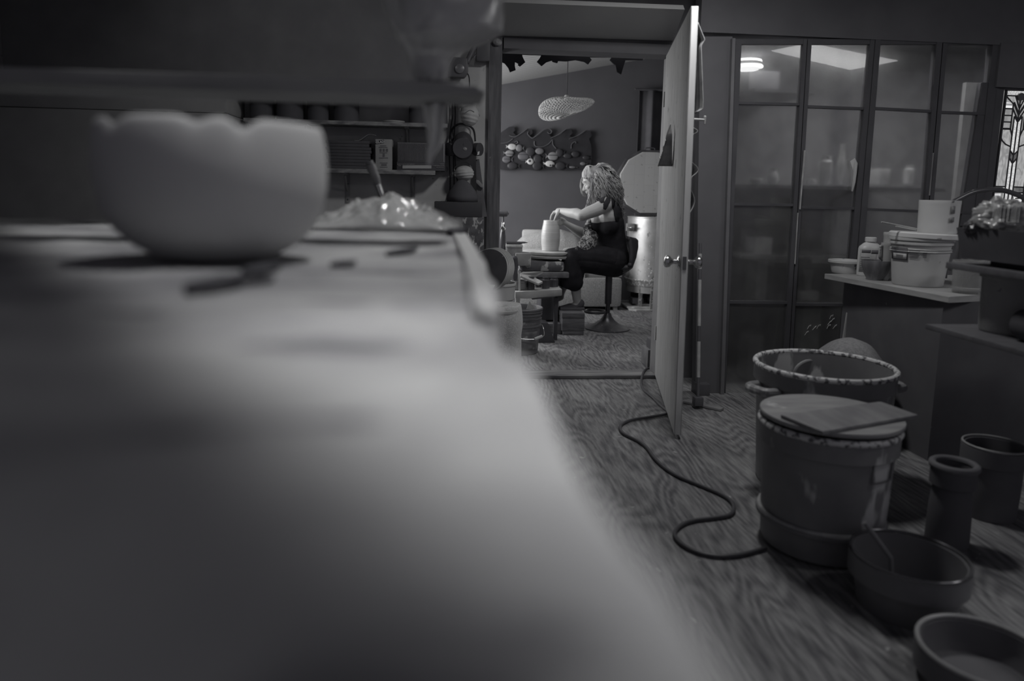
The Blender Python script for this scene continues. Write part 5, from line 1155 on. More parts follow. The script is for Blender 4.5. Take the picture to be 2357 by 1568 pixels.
# dark bowl
c, rb_, rt_, z1 = tub_at(2014, 646, 599, 34, 20, '', '', '', PW)
h = z1-c.z
tag(MB().lathe([(0, 0), (rb_, 0), (rb_, .006), (rt_*.82, h*.35), (rt_*.97, h*.7), (rt_, h*.97), (rt_*.98, h), (rt_*.94, h*.97), (rt_*.9, h*.6), (rt_*.6, h*.25), (0, h*.16)], c, 48).build('dark_bowl', mat('dark_glaze', .13, .20, scale=18, rough=.4, stretch=(3,3,.4))), 'small dark glazed bowl in front of the white bottle on the counter', 'bowl')
# cans and mug behind
def cyl_at(px, top, Y, hw, label, name, cat, m, extra=None):
    c = P(px, 600, Y); z1 = zat(top, Y, px); r = M(hw, Y)
    o = pail(MB(), c, ZC+.001, z1, r*.96, r, rim=.002).build(name, m); tag(o, label, cat); return c, z1, r
cyl_at(2047, 535, 3.47, 17, 'clay-smeared can behind the big lidded pail on the counter', 'paint_can', 'can', PW)
t = thing('mug', 'pale stained mug between the bottle and the big lidded pail', 'mug', (P(2041, 600, 3.42).x, 3.42, ZC+.001))
cm = P(2041, 600, 3.42); z1 = zat(559, 3.42, 2041); rm = M(15, 3.42)
pail(MB(), cm, ZC+.001, z1, rm*.8, rm, rim=.001).build('cup', mat('stained_mug', .38, .46, scale=6, rough=.4, speck=.14, spscale=20, spth=.62), t)
MB().tube(smooth_path([cm+Vector((-rm*.9, 0, z1-cm.z-.015)), cm+Vector((-rm*1.5, -.01, z1-cm.z-.02)), cm+Vector((-rm*1.5, -.01, z1-cm.z-.07)), cm+Vector((-rm*.85, 0, z1-cm.z-.085))], 5), .006, 8).build('handle', MATS['stained_mug'], t)
# big lidded pail
c, rb_, rt_, z1 = tub_at(2110, 662, 545, 67, 56, '', '', '', PW)
t = thing('lidded_pail', 'big pale pail with a loose white lid and a printed label on the counter', 'pail', tuple(c))
pail(MB(), c, c.z, z1, rb_, rt_, ribs=(.88, .74)).build('body', PW, t)
lz = z1+.001
mb = MB(); mb.lathe([(0, .002), (rt_*1.03, .002), (rt_*1.13, -.010), (rt_*1.15, -.008), (rt_*1.15, .010), (rt_*1.1, .016), (rt_*1.02, .011), (0, .012)], Vector((c.x+.012, c.y, lz+.004)), 56, roty(.03)); mb.build('lid', mat('white_lid', .66, .74, scale=6, rough=.5, speck=.3, spscale=18, spth=.66), t)
ztop_l = lz+.018
def plab(px0, px1, py0, py1, m, name, off):
    def ang(px):
        # angle on the pail wall seen at this pixel
        d = ray(px, 600); dd = Vector((d.x, d.y)).normalized(); o = Vector((0, 0)) - Vector((c.x, c.y)); b = o.dot(dd); r_ = (rb_+rt_)/2+off; q = b*b-(o.dot(o)-r_*r_)
        tt = -b-math.sqrt(max(q, 0)); p = o+dd*tt; return math.atan2(p.y, p.x)
    ba = math.atan2(-c.y, -c.x); aa, ab = [ba+((q_-ba+PI) % (2*PI)-PI) for q_ in (ang(px0), ang(px1))]
    def fn(u, v):
        a = aa+(ab-aa)*u; z = zat(py0+(py1-py0)*v, c.y-(rb_+rt_)/2, 2110); r_ = rb_+(rt_-rb_)*(z-c.z)/(z1-c.z)+off
        return Vector((c.x+r_*math.cos(a), c.y+r_*math.sin(a), z))
    MB().grid(10, 3, fn).build(name, m, t, smooth=180, solid=.0004)
plab(2052, 2088, 573, 602, mat('label_black', .07), 'label', .006); plab(2056, 2086, 587, 600, mat('label_white', .5), 'label_panel', .0075)
for y in (590, 593, 596): plab(2062, 2078, y, y+1.2, INKM, 'label_print', .009)
for k in range(6): plab(2091, 2116-2*(k % 3), 578+3.2*k, 579.6+3.2*k, INKM, 'label_print', .005)
for k in range(5): plab(2123, 2132, 580+3*k, 582+3*k, INKM, 'label_print', .005)
# white container upside on top
t = thing('white_container', 'straight sided white container standing on the lid of the big pail', 'container', (P(2156, 530, c.y).x, c.y-.02, ztop_l))
ccx = P(2157, 530, c.y-.02); rr = M(40, ccx.y)*1.12; zt_ = zat(461, ccx.y, 2156)
pail(MB(), ccx, ztop_l, zt_, rr*.955, rr, rim=.0005).build('body', mat('white_container', .58, .64, scale=5, rough=.55, speck=.25, spscale=11, spth=.70), t)
c_keep, rb_k, rt_k, z1_k = c, rb_, rt_, z1
def pl2(px0, px1, py0, py1):
    def fn(u, v):
        px = px0+(px1-px0)*u; d = ray(px, 500); dd = Vector((d.x, d.y)).normalized(); o = -Vector((ccx.x, ccx.y)); r_ = rr+.004; b = o.dot(dd); q = b*b-(o.dot(o)-r_*r_); p = dd*(-b-math.sqrt(max(q, 0)))
        return Vector((p.x, p.y, zat(py0+(py1-py0)*v, p.y, px)))
    MB().grid(4, 3, fn).build('label_print', mat('print_mid', .15, .3, scale=90), t, smooth=180, solid=.0004)
pl2(2188, 2197, 474, 492); pl2(2187, 2197, 500, 512); pl2(2189, 2194, 462, 466)
# two laths on the lid
Yl_ = c.y-.03
for k, (a, b, lb) in enumerate((((2029, 511), (2110, 527), 'upper pale stick lying across the lid of the big pail'), ((2062, 521), (2108, 530), 'lower short stick lying across the lid of the big pail'))):
    p = P(*a, Yl_+.02*k); q = P(*b, Yl_+.02*k)
    dz = max(0, ztop_l+.004-q.z); 
    tag(MB().tube([p+Vector((0,0,dz)), q+Vector((0,0,dz))], .005, 8, flat=.6).build('pale_stick', mat('pale_lath', .4)), lb, 'stick')
# clear tub and wrinkled bag
CLR = mat('clear_plastic', .34, .42, rough=.25, alpha=.5, spec=.6, scale=6, speck=.14, spscale=9, spth=.66)
c, rb_, rt_, z1 = tub_at(2224, 678, 600, 36, 32, '', '', '', PW)
tag(pail(MB(), c, c.z, z1, rb_, rt_, th=.003, rim=.002, ribs=(.14,)).build('clear_tub', CLR), 'cloudy clear plastic tub at the front corner of the counter', 'tub')
BAG = mat('clear_bag', .36, .52, scale=7, rough=.2, alpha=.75, spec=.7, bump=.4, bscale=18)
def bagmesh(px0, px1, py0, py1, Y, dep, seed, zmin=None, ragged=.25):
    c = P((px0+px1)/2, (py0+py1)/2, Y); rx = M((px1-px0)/2, Y); rz = M((py1-py0)/2, Y); mb = MB(); mb.ball(c, (rx, dep, rz), seg=90, rings=60)
    for v in mb.v:
        d = (v-c); q = Vector((d.x/rx, d.y/dep, d.z/rz)); s = 1+ragged*noise.noise(q*1.7+Vector((seed, 0, 0)))+ragged*.9*abs(noise.noise(q*2.6+Vector((0, seed, 0))))+ragged*.5*abs(noise.noise(q*6+Vector((seed, seed, 0))))-.15*ragged
        v.x = c.x+d.x*s; v.y = c.y+d.y*s; v.z = c.z+d.z*s
        if zmin is not None and v.z < zmin: v.z = zmin
    return mb
tag(bagmesh(2205, 2290, 596, 668, 3.22, .10, 3.1, ZC+.002, .45).build('plastic_bag', BAG, smooth=180), 'rumpled clear plastic bag on the counter behind the cloudy tub', 'bag')
# shelf unit at right: its boards run towards the viewer along the right edge
XS = P(2177, 604, 2.47).x
za = zat(604, 2.46, 2180)
t = thing('shelf_unit', 'dark two-board shelf unit along the right edge, in front of the counter corner', 'shelf', (2.3, 2.2, 0))
MB().box2((XS, 1.75, za-.022), (2.9, 2.47, za), bev=.003).build('upper_board', mat('shelf_dark', .10, .13, rough=.6, scale=9, stretch=(1,4,4)), t)
zl_ = zat(762, 2.38, 2300)
MB().box2((XS-.02, 1.75, zl_-.02), (2.9, 2.52, zl_), bev=.003).build('lower_board', MATS['shelf_dark'], t)
for x in (2.35, 2.85):
    for y in (1.8, 2.42): MB().box2((x-.02, y-.015, 0), (x+.02, y+.015, za-.022)).build('post', BLKM, t)
Yb_ = 2.40; zb0 = za+.001; zb1 = zat(524, 2.45, 2210)
xl = P(2200, 540, 2.45).x; xr2 = xl+.42; y0_, y1_ = 1.86, 2.45
t = thing('black_crate', 'open black crate holding plastic bags on the upper shelf board', 'crate', (xl+.2, 2.15, zb0))
def ring_(z, k): return [Vector(((xl+xr2)/2+sx_*(xr2-xl)/2*k, (y0_+y1_)/2+q*(y1_-y0_)/2*k, z)) for sx_, q in ((-1,-1),(1,-1),(1,1),(-1,1))]
b_ = MB(); o0 = ring_(zb0+.02, .93); o1 = ring_(zb1, 1); i1 = ring_(zb1, .965); i0 = ring_(zb0+.026, .9)
b_.add(o0+o1+i1+i0, [[0,1,2,3][::-1]]+[[k, (k+1) % 4, 4+(k+1) % 4, 4+k] for k in range(4)]+[[4+k, 4+(k+1) % 4, 8+(k+1) % 4, 8+k] for k in range(4)]+[[8+k, 8+(k+1) % 4, 12+(k+1) % 4, 12+k] for k in range(4)]+[[12,13,14,15]])
b_.build('crate_body', BLKM, t, smooth=0)
for s in (.2, .8): MB().box((xl+(xr2-xl)*s, (y0_+y1_)/2, zb0+.01), (.03, .4, .0199)).build('foot', BLKM, t)
YP_ = 3.44
hp_ = [Vector((P(2178, 600, YP_).x, YP_, ZC+.012)), P(2182, 520, YP_), P(2190, 472, YP_), P(2212, 455, YP_), P(2245, 441, YP_), P(2285, 436.5, YP_), P(2320, 441, YP_), P(2357, 456, YP_), P(2400, 482, YP_), P(2440, 530, YP_), Vector((P(2460, 600, YP_).x, YP_, ZC+.012))]
tag(MB().tube(smooth_path(hp_, 6), .0125, 12).build('bent_pipe', mat('handle_gloss', .07, .1, rough=.22, spec=.7)), 'bent black pipe arching behind the white container, in front of the stained glass', 'pipe')
tag(bagmesh(2258, 2345, 460, 545, 2.32, .09, 7.7, zb0+.034, .45).build('plastic_bag', BAG, smooth=180), 'crumpled clear plastic bag bulging out of the black crate', 'bag')
tag(bagmesh(2224, 2290, 498, 545, 2.38, .04, 1.7, zb0+.034, .25).build('dark_bag', mat('bin_liner', .06, .09, rough=.3, spec=.6, bump=.5, bscale=20), smooth=180), 'dark plastic bag drooping over the left rim of the black crate', 'bag')
# grey pail on the lower board
tag(pail(MB(), (P(2284, 700, 2.32).x+.125, 2.36), zl_+.001, za-.03, .108, .112).build('grey_pail', mat('grey_pail', .3, .38, scale=7, rough=.6, speck=.15, spscale=16, spth=.66)), 'grey stained pail on the lower shelf board at the right edge', 'pail')
q = P(2345, 745, 2.18)
tag(MB().lathe([(0, -.04), (.05, -.04), (.055, -.02), (.055, .04), (0, .04)], Vector((q.x+.05, 2.18, zl_+.056)), 32, rotx(PI/2)).build('black_roll', BLKM), 'round black roll standing on edge beside the grey pail', 'roll')
# ================================================================ bins on the floor
BIN = mat('black_bin', .2, .25, rough=.5, spec=.35, speck=.6, spscale=7, spth=.585, spstretch=(1,1,.4), detail=6)
BINR = mat('bin_rim_slip', .14, .66, scale=55, rough=.6, lo=.42, hi=.5)
def bin_(name, label, cx, Y, z1, rt, rb, z0=.0, handle=False, m=BIN, rimm=BINR, rimr=.011):
    x = P(cx, 840, Y).x; t = thing(name, label, 'bin', (x, Y, z0))
    h = z1-z0; pr = [(0, 0), (rb, 0), (rb+.004, .01), (rb+(rt-rb)*.5, h*.5), (rt-.008, h-.075), (rt+.004, h-.07), (rt+.004, h-.01), (rt-.010, h-.01), (rt-.014, h-.05), (rb-.008, .02), (0, .02)]
    MB().lathe(pr, (x, Y, z0), 72).build('body', m, t)
    ring = [Vector((x+rt*math.cos(2*PI*k/72), Y+rt*math.sin(2*PI*k/72), z1-.004)) for k in range(72)]
    MB().tube(ring, rimr, 10, True).build('rim', rimm, t)
    if handle:
        for s in (-1, 1):
            a = PI+.2 if s < 0 else -.0
            d = Vector((math.cos(a), math.sin(a), 0)); n = Vector((-d.y, d.x, 0)); b0_ = Vector((x, Y, z1-.085))
            MB().tube(smooth_path([b0_+d*(rt-.01)+n*.06, b0_+d*(rt+.045)+n*.045, b0_+d*(rt+.05)-n*.045, b0_+d*(rt-.01)-n*.06], 5), .018, 10).build('side_handle', m, t)
    return t, Vector((x, Y, 0))
Y2 = 2.69; zr2 = zat(839, Y2, 1897)
tb2, cb2 = bin_('rubbish_bin', 'large open black bin with a slip-crusted rim, behind the lidded one', 1897, Y2, zr2, M(161, Y2), M(140, Y2), handle=True)
ho = [cb2+Vector((.06*math.cos(a)+.02, .05, zr2-.07+.03*math.sin(a))) for a in [PI*k/12 for k in range(13)]]
MB().tube([cb2+Vector((.09+.085*math.cos(a), M(161, Y2)*.93, zr2-.10+.06*math.sin(a))) for a in [PI*k/14 for k in range(15)]], .008, 8).build('inner_hoop', mat('hoop_slip', .2, .34, rough=.6), tb2)
Y1 = 2.18; zl1 = zat(962, Y1, 1915)
tb1, cb1 = bin_('rubbish_bin', 'black slip-streaked bin covered by a round wooden lid, nearest the open door', 1918, Y1, zl1-.012, M(160, Y1), M(140, Y1), z0=.012)
# label frame on its front
def onbin(a, z, r0): return Vector((cb1.x+r0*math.cos(a), Y1+r0*math.sin(a), z))
lf_ = MB(); 
rA = M(158, Y1)-.004
for a0_, a1_, za_, zb_ in ((-1.38, -.92, zl1-.085, zl1-.09), (-1.36, -.95, zl1-.145, zl1-.15)):
    lf_.tube([onbin(a0_+(a1_-a0_)*k/8, za_, rA+.002) for k in range(9)], .0025, 6)
for a in (-1.38, -.93): lf_.tube([onbin(a, zl1-.06, rA+.002), onbin(a, zl1-.148, rA)], .0025, 6)
lf_.build('raised_label_frame', mat('frame_worn', .11, .2, scale=30), tb1)
LID = mat('plywood_lid', .24, .34, scale=5, rough=.5, stretch=(1,4,1), speck=.5, spscale=6, spth=.63, spec=.4)
rl = M(166, Y1)
tag(MB().lathe([(0, 0), (rl, 0), (rl+.002, .003), (rl+.002, .011), (rl, .014), (0, .014)], (cb1.x+.004, Y1, zl1+.004), 80).build('plywood_disc', LID), 'round plywood lid lying on the front black bin', 'lid')
zq = zl1+.0195
bd_ = [Fz(1797, 962, zq), Fz(1893, 1001, zq), Fz(2113, 962, zq), Fz(2027, 931, zq), Fz(2018, 932, zq)]
tag(MB().prism(bd_, (0, 0, .010), bev=.001).build('square_board', mat('dark_plywood', .17, .26, scale=6, rough=.45, stretch=(3,.8,1), speck=.32, spscale=6, spth=.72), smooth=0), 'darker square plywood board lying across the round lid', 'board')
# low basin the bin stands in
rb0 = M(148, 2.14)
bs = thing('floor_basin', 'dark basin on the floor with the front black bin standing in it', 'basin', (cb1.x-.005, Y1, 0))
pail(MB(), (cb1.x-.005, Y1), .0, .115, rb0*.86, rb0*1.0, rim=.012, th=.01).build('body', mat('basin_dark', .14, .2, rough=.5, speck=.26, spscale=9, spth=.62), bs)
MB().tube([Vector((cb1.x-.005+rb0*1.01*math.cos(2*PI*k/72), Y1+rb0*1.01*math.sin(2*PI*k/72), .115)) for k in range(72)], .008, 8, True).build('rim', mat('basin_slip', .26, .4, scale=20, rough=.6), bs)
# dark front pail with stick
Y3 = 1.80; r3 = M(139, Y3); q3 = P(2137, 1273, Y3)
t, _c = bin_('front_pail', 'open dark metal pail with a stick in it, right of the front bin', 2137, Y3, q3.z, r3, r3*.82, m=mat('dark_pail', .16, .2, rough=.4, spec=.5, speck=.2, spscale=8, spth=.62), rimm=mat('pail_rim', .12, .15, rough=.18, metal=.6), rimr=.004)
t['category'] = 'pail'
p = P(1990, 1203, Y3+.02); s_end = Vector((P(2056, 1292, Y3).x+.02, Y3+.02, .03))
tag(MB().tube([p, P(2050, 1285, Y3+.01), s_end], .007, 8).build('stir_stick', mat('stick_dark', .16, .22, rough=.5)), 'dark stirring stick leaning in the open dark pail', 'stick')
# basin at the lower right corner
Y4 = 1.46; r4 = M(160, Y4); q4 = P(2345, 1535, Y4)
t, _c = bin_('corner_pail', 'dark basin cut by the lower right corner', 2345, Y4, max(q4.z, .1), r4, r4*.85, m=mat('basin_body', .14, .17, rough=.7), rimm=mat('basin_rim', .34, .4, rough=.35), rimr=.006); t['category'] = 'basin'
# dim pails further right behind the front pail
Y5 = 2.36; q5 = P(2310, 1020, Y5); t, _c = bin_('dark_pail', 'dim dark pail under the shelf unit at the right edge', 2312, Y5, q5.z, M(72, Y5), M(60, Y5), m=MATS['basin_body'], rimm=MATS['basin_rim'], rimr=.004); t['category'] = 'pail'
Y6 = 2.15; q6 = P(2222, 1068, Y6)
t, _c = bin_('thick_pot', 'dim thick-rimmed pot behind the open dark pail', 2222, Y6, q6.z, M(50, Y6), M(48, Y6), m=mat('pot_dark', .12, .14, rough=.8), rimm=mat('pot_rim', .15, .19, rough=.8), rimr=.012); t['category'] = 'pot'
# felt sack behind the big bin
c_ = P(1968, 812, 3.12)
mb = MB(); mb.ball(Vector((c_.x, 3.15, .24)), (M(112, 3.12), .17, .28), seg=48, rings=30)
for v in mb.v:
    v.z += .02*noise.noise(v*9)-(.05 if v.x > c_.x else 0)*(v.x-c_.x)/.2*(1 if v.z > .3 else 0); v.z = max(v.z, .0)
tag(mb.build('felt_sack', mat('felt', .20, .27, scale=90, rough=.95, bump=.3, bscale=120), smooth=180), 'grey felt sack slumped behind the open black bin', 'sack')
# torn bag corner and strip
# ================================================================ stool and footrest blocks
YSt = 6.1
f0 = Fz(1397, 757, 0); YSt = f0.y; sxx = f0.x
t = thing('bar_stool', 'dark bucket-seat swivel stool on a round trumpet base', 'stool', (sxx, YSt, 0))
BASE = mat('stool_base', .10, .2, scale=8, rough=.32, metal=.5, speck=.3, spscale=20, spth=.7)
rs = M(53, YSt)
MB().lathe([(0, 0), (rs*.985, 0), (rs, .004), (rs*.99, .010), (rs*.8, .024), (rs*.55, .045), (rs*.34, .075), (rs*.2, .11), (rs*.14, .14), (0, .14)], (sxx, YSt, 0), 64).build('base', BASE, t)
zs = zat(634, YSt, 1395)
MB().tube([(sxx, YSt, .13), (sxx, YSt, .30)], .020, 20).build('lower_post', mat('post_dark', .1, .14, rough=.25, metal=.8), t)
MB().tube([(sxx, YSt, .22), (sxx, YSt, zs)], .030, 24).build('post', mat('post_black', .06, .09, rough=.25, spec=.6), t)
fc = P(1371, 719, YSt-.02); fr_ = M(24, YSt)
MB().tube([Vector((fc.x+fr_*math.cos(a), YSt-.0+fr_*math.sin(a), fc.z+.004)) for a in [2*PI*k/40 for k in range(40)]], .012, 10, True).build('foot_ring', MATS['post_black'], t)
def seat(u, v):     # u around width (-1..1 in Y), v along profile from front lip to top of back
    prof = [(1346, 614), (1353, 625), (1376, 630), (1405, 631), (1435, 629), (1452, 618), (1462, 595), (1468, 570), (1468, 553), (1463, 548)]
    f = v*(len(prof)-1); i = min(int(f), len(prof)-2); q = f-i; px = prof[i][0]+(prof[i+1][0]-prof[i][0])*q; py = prof[i][1]+(prof[i+1][1]-prof[i][1])*q
    w_ = (u-.5)*2; p = P(px, py, YSt)
    hw = .185*(1-.25*max(0, v-.6)/.4)
    side = w_**2
    return Vector((p.x - (.10*side if v > .5 else .0)*min(1, max(0, (v-.45)*3)), YSt+hw*w_, p.z + .06*side*(1 if v < .7 else 1-(v-.7)*2.2)))
tag(MB().grid(30, 44, seat).build('seat_shell', mat('stool_vinyl', .05, .065, rough=.5, spec=.3), t, smooth=180, solid=.035))
# edge highlight is the vinyl itself
BLKW = mat('old_timber', .10, .17, scale=10, rough=.7, stretch=(1,1,8))
q = Fz(1320, 772, 0); Yb3 = q.y
def tb_(px0, px1, z0, z1, y0, dep, label): 
    tag(MB().box2((P(px0, 740, y0).x, y0, z0), (P(px1, 740, y0).x, y0+dep, z1), bev=.006).build('timber_block', BLKW), label, 'block', 'timber footrest blocks')
z_mid = zat(763, Yb3, 1320); z_top = zat(721, Yb3, 1320)
tb_(1297, 1345, 0.0005, z_mid, Yb3, .3, 'lowest timber block of the footrest under the clog')
tb_(1294, 1346, z_mid+.0006, zat(733, Yb3, 1320), Yb3+.002, .3, 'thick middle timber block of the footrest under the clog')
tb_(1293, 1346, zat(733, Yb3, 1320)+.0006, z_top, Yb3+.001, .3, 'top timber block of the footrest, right under the clog')
tag(MB().box2((P(1262, 760, Yb3+.02).x, Yb3+.05, .0005), (P(1296, 760, Yb3+.02).x, Yb3+.3, zat(747, Yb3+.02, 1280)), bev=.006).build('timber_block', BLKW), 'low timber block left of the stacked footrest', 'block')
# small pale things under the wheel
tag(MB().box2((P(1266, 740, 6.05).x, 6.02, .0005), (P(1274, 740, 6.05).x, 6.2, .10), bev=.002).box2((P(1258, 740, 6.05).x, 6.03, .0005), (P(1266, 740, 6.05).x, 6.2, .05)).build('floor_carton', mat('floor_carton_m', .4, .55, scale=40)), 'small pale printed carton on the floor under the wheel', 'carton')
tag(MB().prism([P(1280, 740, 6.3), P(1284, 740, 6.3), P(1284, 722, 6.3), P(1280, 722, 6.3)], (0, .02, 0)).build('white_board', WHI), 'thin white slat standing under the wheel', 'board')
# ================================================================ the potter
Y0 = YSt
def w(px, py, d=0): return P(px, py, Y0+d)
seat_z = zat(629, YSt, 1400)
pt = thing('person', "woman seated on the stool, bent over the wheel, both hands at the vase's rim", 'person', (sxx, Y0, 0))
SKIN = mat('skin', .38, .44, scale=8, rough=.5, spec=.4, bump=.08, bscale=40)
b = MB()
# trunk
b.chain([(w(1412, 600), .125), (w(1404, 560), .118), (w(1400, 520), .122), (w(1398, 492), .118), (w(1396, 478), .10)])
b.chain([(w(1408, 603, -.08), .11), (w(1408, 603, .08), .11)])
b.chain([(w(1393, 473, -.15), .058), (w(1396, 468, 0), .075), (w(1394, 468, .16), .058)])
b.chain([(w(1400, 500, -.09), .085), (w(1400, 500, .09), .085)])
b.chain([(w(1374, 510, -.06), .062), (w(1372, 512, .07), .062)])            # bust
b.chain([(w(1395, 466, 0), .062), (w(1380, 446, 0), .052), (w(1372, 436, 0), .05)])
# head
hc = w(1367, 417, 0)
tilt = roty(-.42)      # face turned down
def hp(x, y, z): return hc + tilt @ Vector((x, y, z))     # x<0 towards the face, z up, in metres
b.ball(hp(.012, 0, .022), (.098, .076, .092), tilt, 24, 16)
b.ball(hp(-.03, 0, -.035), (.062, .060, .072), tilt, 20, 14)
b.chain([(hp(-.055, 0, -.085), .026), (hp(-.045, .02, -.075), .03), (hp(-.01, .045, -.055), .028)]); b.chain([(hp(-.055, 0, -.085), .026), (hp(-.045, -.02, -.075), .03), (hp(-.01, -.045, -.055), .028)])
b.chain([(hp(-.080, 0, .008), .008), (hp(-.097, 0, -.018), .010), (hp(-.108, 0, -.035), .0125)])      # nose
b.ball(hp(-.094, .012, -.038), (.012, .008, .008), tilt); b.ball(hp(-.094, -.012, -.038), (.012, .008, .008), tilt)
b.chain([(hp(-.076, -.026, .022), .012), (hp(-.082, -.01, .024), .013), (hp(-.082, .01, .024), .013), (hp(-.076, .026, .022), .012)])  # brow
for s in (-1, 1):
    b.ball(hp(-.066, s*.036, -.022), (.022, .022, .02), tilt)              # cheek
    b.ball(hp(-.074, s*.028, .003), (.013, .014, .010), tilt)              # eyelid
    b.ball(hp(.012, s*.076, -.012), (.016, .008, .028), tilt)              # ear
b.chain([(hp(-.088, -.018, -.060), .006), (hp(-.095, 0, -.058), .008), (hp(-.088, .018, -.060), .006)])
b.chain([(hp(-.086, -.015, -.068), .006), (hp(-.092, 0, -.069), .008), (hp(-.086, .015, -.068), .006)])
# near arm
sh_n = w(1391, 474, -.15); el_n = w(1338, 497, -.30); wr_n = w(1294, 486, -.08)
b.chain([(sh_n, .058), (sh_n.lerp(el_n, .35)+Vector((0,0,-.004)), .056), (sh_n.lerp(el_n, .75), .050), (el_n, .043)])
b.chain([(el_n, .043), (el_n.lerp(wr_n, .25)+Vector((0,0,.008)), .046), (el_n.lerp(wr_n, .6), .038), (wr_n, .027)])
kn = w(1276, 489, -.02)
def vmix(a, c, t): return a.lerp(c, t)
b.chain([(wr_n, .027), (w(1285, 486, -.05), .026)])
for dy, px, py, r in ((-.030, 1277, 491, .013), (-.010, 1275.5, 489.5, .014), (.010, 1275, 489, .014), (.028, 1276, 490, .012)):
    b.cap(w(1286, 487, -.045+dy*.4), .021, w(px, py, -.01+dy), r)
for dy, L in ((-.032, .9), (-.011, 1.0), (.010, 1.03), (.029, .88)):
    k0 = w(1275.5, 490, -.01+dy); k1 = w(1270.5, 494.5, -.008+dy); k2 = w(1268, 502, -.006+dy*.9); k3 = w(1267.5, 502+8*L, -.004+dy*.85)
    b.chain([(k0, .0125), (k1, .0105), (k2, .0095), (k3, .0078)])
b.chain([(w(1285, 490, -.075), .017), (w(1281, 497, -.085), .013), (w(1278, 504, -.080), .011), (w(1275.5, 509, -.07), .009)])
# far arm
sh_f = w(1393, 474, .17); el_f = w(1348, 543, .20); wr_f = w(1306, 517, .06)
b.chain([(sh_f, .056), (sh_f.lerp(el_f, .5), .05), (el_f, .042)])
b.chain([(el_f, .042), (el_f.lerp(wr_f, .28)+Vector((0,0,.004)), .045), (el_f.lerp(wr_f, .65), .036), (wr_f, .026)])
b.chain([(wr_f, .026), (w(1300, 513, .045), .026)])
for dz, r in ((-5, .012), (-1.5, .0135), (2, .0135), (5.5, .012)):
    b.cap(w(1300, 513, .045), .02, w(1292.5, 511+dz, .02+.012*(dz/5)), r)
vr = M(17.4, YWH)
for dz, L in ((-5, .9), (-1.5, 1.0), (2, 1.0), (5.5, .85)):
    k0 = w(1292.5, 511+dz, .02+.012*(dz/5)); 
    b.chain([(k0, .0115), (w(1288.5, 511.5+dz*1.05, -.0), .0105), (w(1287.0, 512.5+dz*1.1, -.035*L), .0092), (w(1284.5, 513.5+dz*1.1, -.066*L), .0078)])
b.chain([(w(1299, 507, .03), .015), (w(1293, 503, .0), .0125), (w(1288, 502.5, -.02), .010)])
# legs
hip_n = w(1402, 606, -.09); kne_n = w(1318, 600, -.13); ank_n = w(1328, 690, -.10)
hip_f = w(1402, 606, .09); kne_f = w(1316, 598, .16); ank_f = w(1290, 676, .14)
b.chain([(hip_n, .105), (hip_n.lerp(kne_n, .5), .09), (kne_n, .066)]); b.chain([(kne_n, .066), (kne_n.lerp(ank_n, .35)+Vector((.015, 0, 0)), .062), (kne_n.lerp(ank_n, .7), .045), (ank_n, .036)])
b.chain([(hip_f, .105), (hip_f.lerp(kne_f, .5), .09), (kne_f, .066)]); b.chain([(kne_f, .066), (kne_f.lerp(ank_f, .35)+Vector((.015, 0, 0)), .062), (kne_f.lerp(ank_f, .7), .045), (ank_f, .034)])
b.chain([(ank_n, .036), (w(1332, 702, -.10), .034), (w(1312, 707, -.11), .030), (w(1296, 711, -.12), .022)])
b.chain([(ank_f, .034), (w(1290, 684, .14), .032), (w(1276, 690, .13), .028), (w(1266, 696, .12), .020)])
body = b.build('body', SKIN, pt, smooth=180, remesh=.0055, rsmooth=5)
# eyes: lashes of the lowered lids, brows
for s in (-1, 1):
    MB().tube([hp(-.083, s*.016, -.001), hp(-.086, s*.028, -.005), hp(-.078, s*.040, -.003)], [.001, .002, .001], 6).build('eyelashes', INK, pt)
    MB().tube([hp(-.090, s*.012, .024), hp(-.087, s*.028, .031), hp(-.074, s*.042, .027)], [.002, .0032, .0015], 6).build('eyebrow', mat('brow_hair', .12), pt)
MB().tube([hp(-.099, .0, -.0635), hp(-.094, -.012, -.0645), hp(-.086, -.02, -.0645)], [.0018, .002, .001], 6).build('lips', mat('lip', .16), pt)
# clothing: dark dress with wide straps, apron over the lap, trousers
CLOT = mat('black_cloth', .024, .034, scale=12, rough=.9, spec=.08, bump=.3, bscale=40)
d = MB()
d.chain([(w(1413, 602), .138), (w(1406, 562), .132), (w(1402, 530), .135), (w(1402, 518), .134)])
d.chain([(w(1402, 521, -.10), .082), (w(1402, 521, .10), .086)]); d.chain([(w(1374, 516, -.055), .068), (w(1374, 518, .065), .070)])
d.chain([(w(1412, 604, -.09), .118), (w(1412, 604, .09), .118)])
d.build('dress', CLOT, pt, smooth=180, remesh=.009, rsmooth=4)
# wide straps lie on the shoulders and back: strips of cloth following the skin
def pix(v):
    d = v-EYE; c = Vector((d.dot(right), d.dot(up), d.dot(fwd))); return (CX+FPX*c.x/c.z, CY-FPX*c.y/c.z)
def inside(p, poly):
    r = False; n = len(poly)
    for i in range(n):
        (xa, ya), (xb, yb) = poly[i], poly[i-1]
        if (ya > p[1]) != (yb > p[1]) and p[0] < (xb-xa)*(p[1]-ya)/(yb-ya)+xa: r = not r
    return r
def patch(poly, name, m, off=.005, nearside=True):
    me = body.data; o = ORG[pt.name]; keep = []; used = {}
    mb = MB()
    for p in me.polygons:
        c = p.center+o
        if nearside and p.normal.dot(EYE-c) < 0: continue
        if inside(pix(c), poly): keep.append(p)
    for p in keep:
        for vi in p.vertices:
            if vi not in used: used[vi] = len(mb.v); mb.v.append(me.vertices[vi].co+o+me.vertices[vi].normal*off)
        mb.f.append([used[vi] for vi in p.vertices])
    return mb.build(name, m, pt, smooth=180, solid=.004)
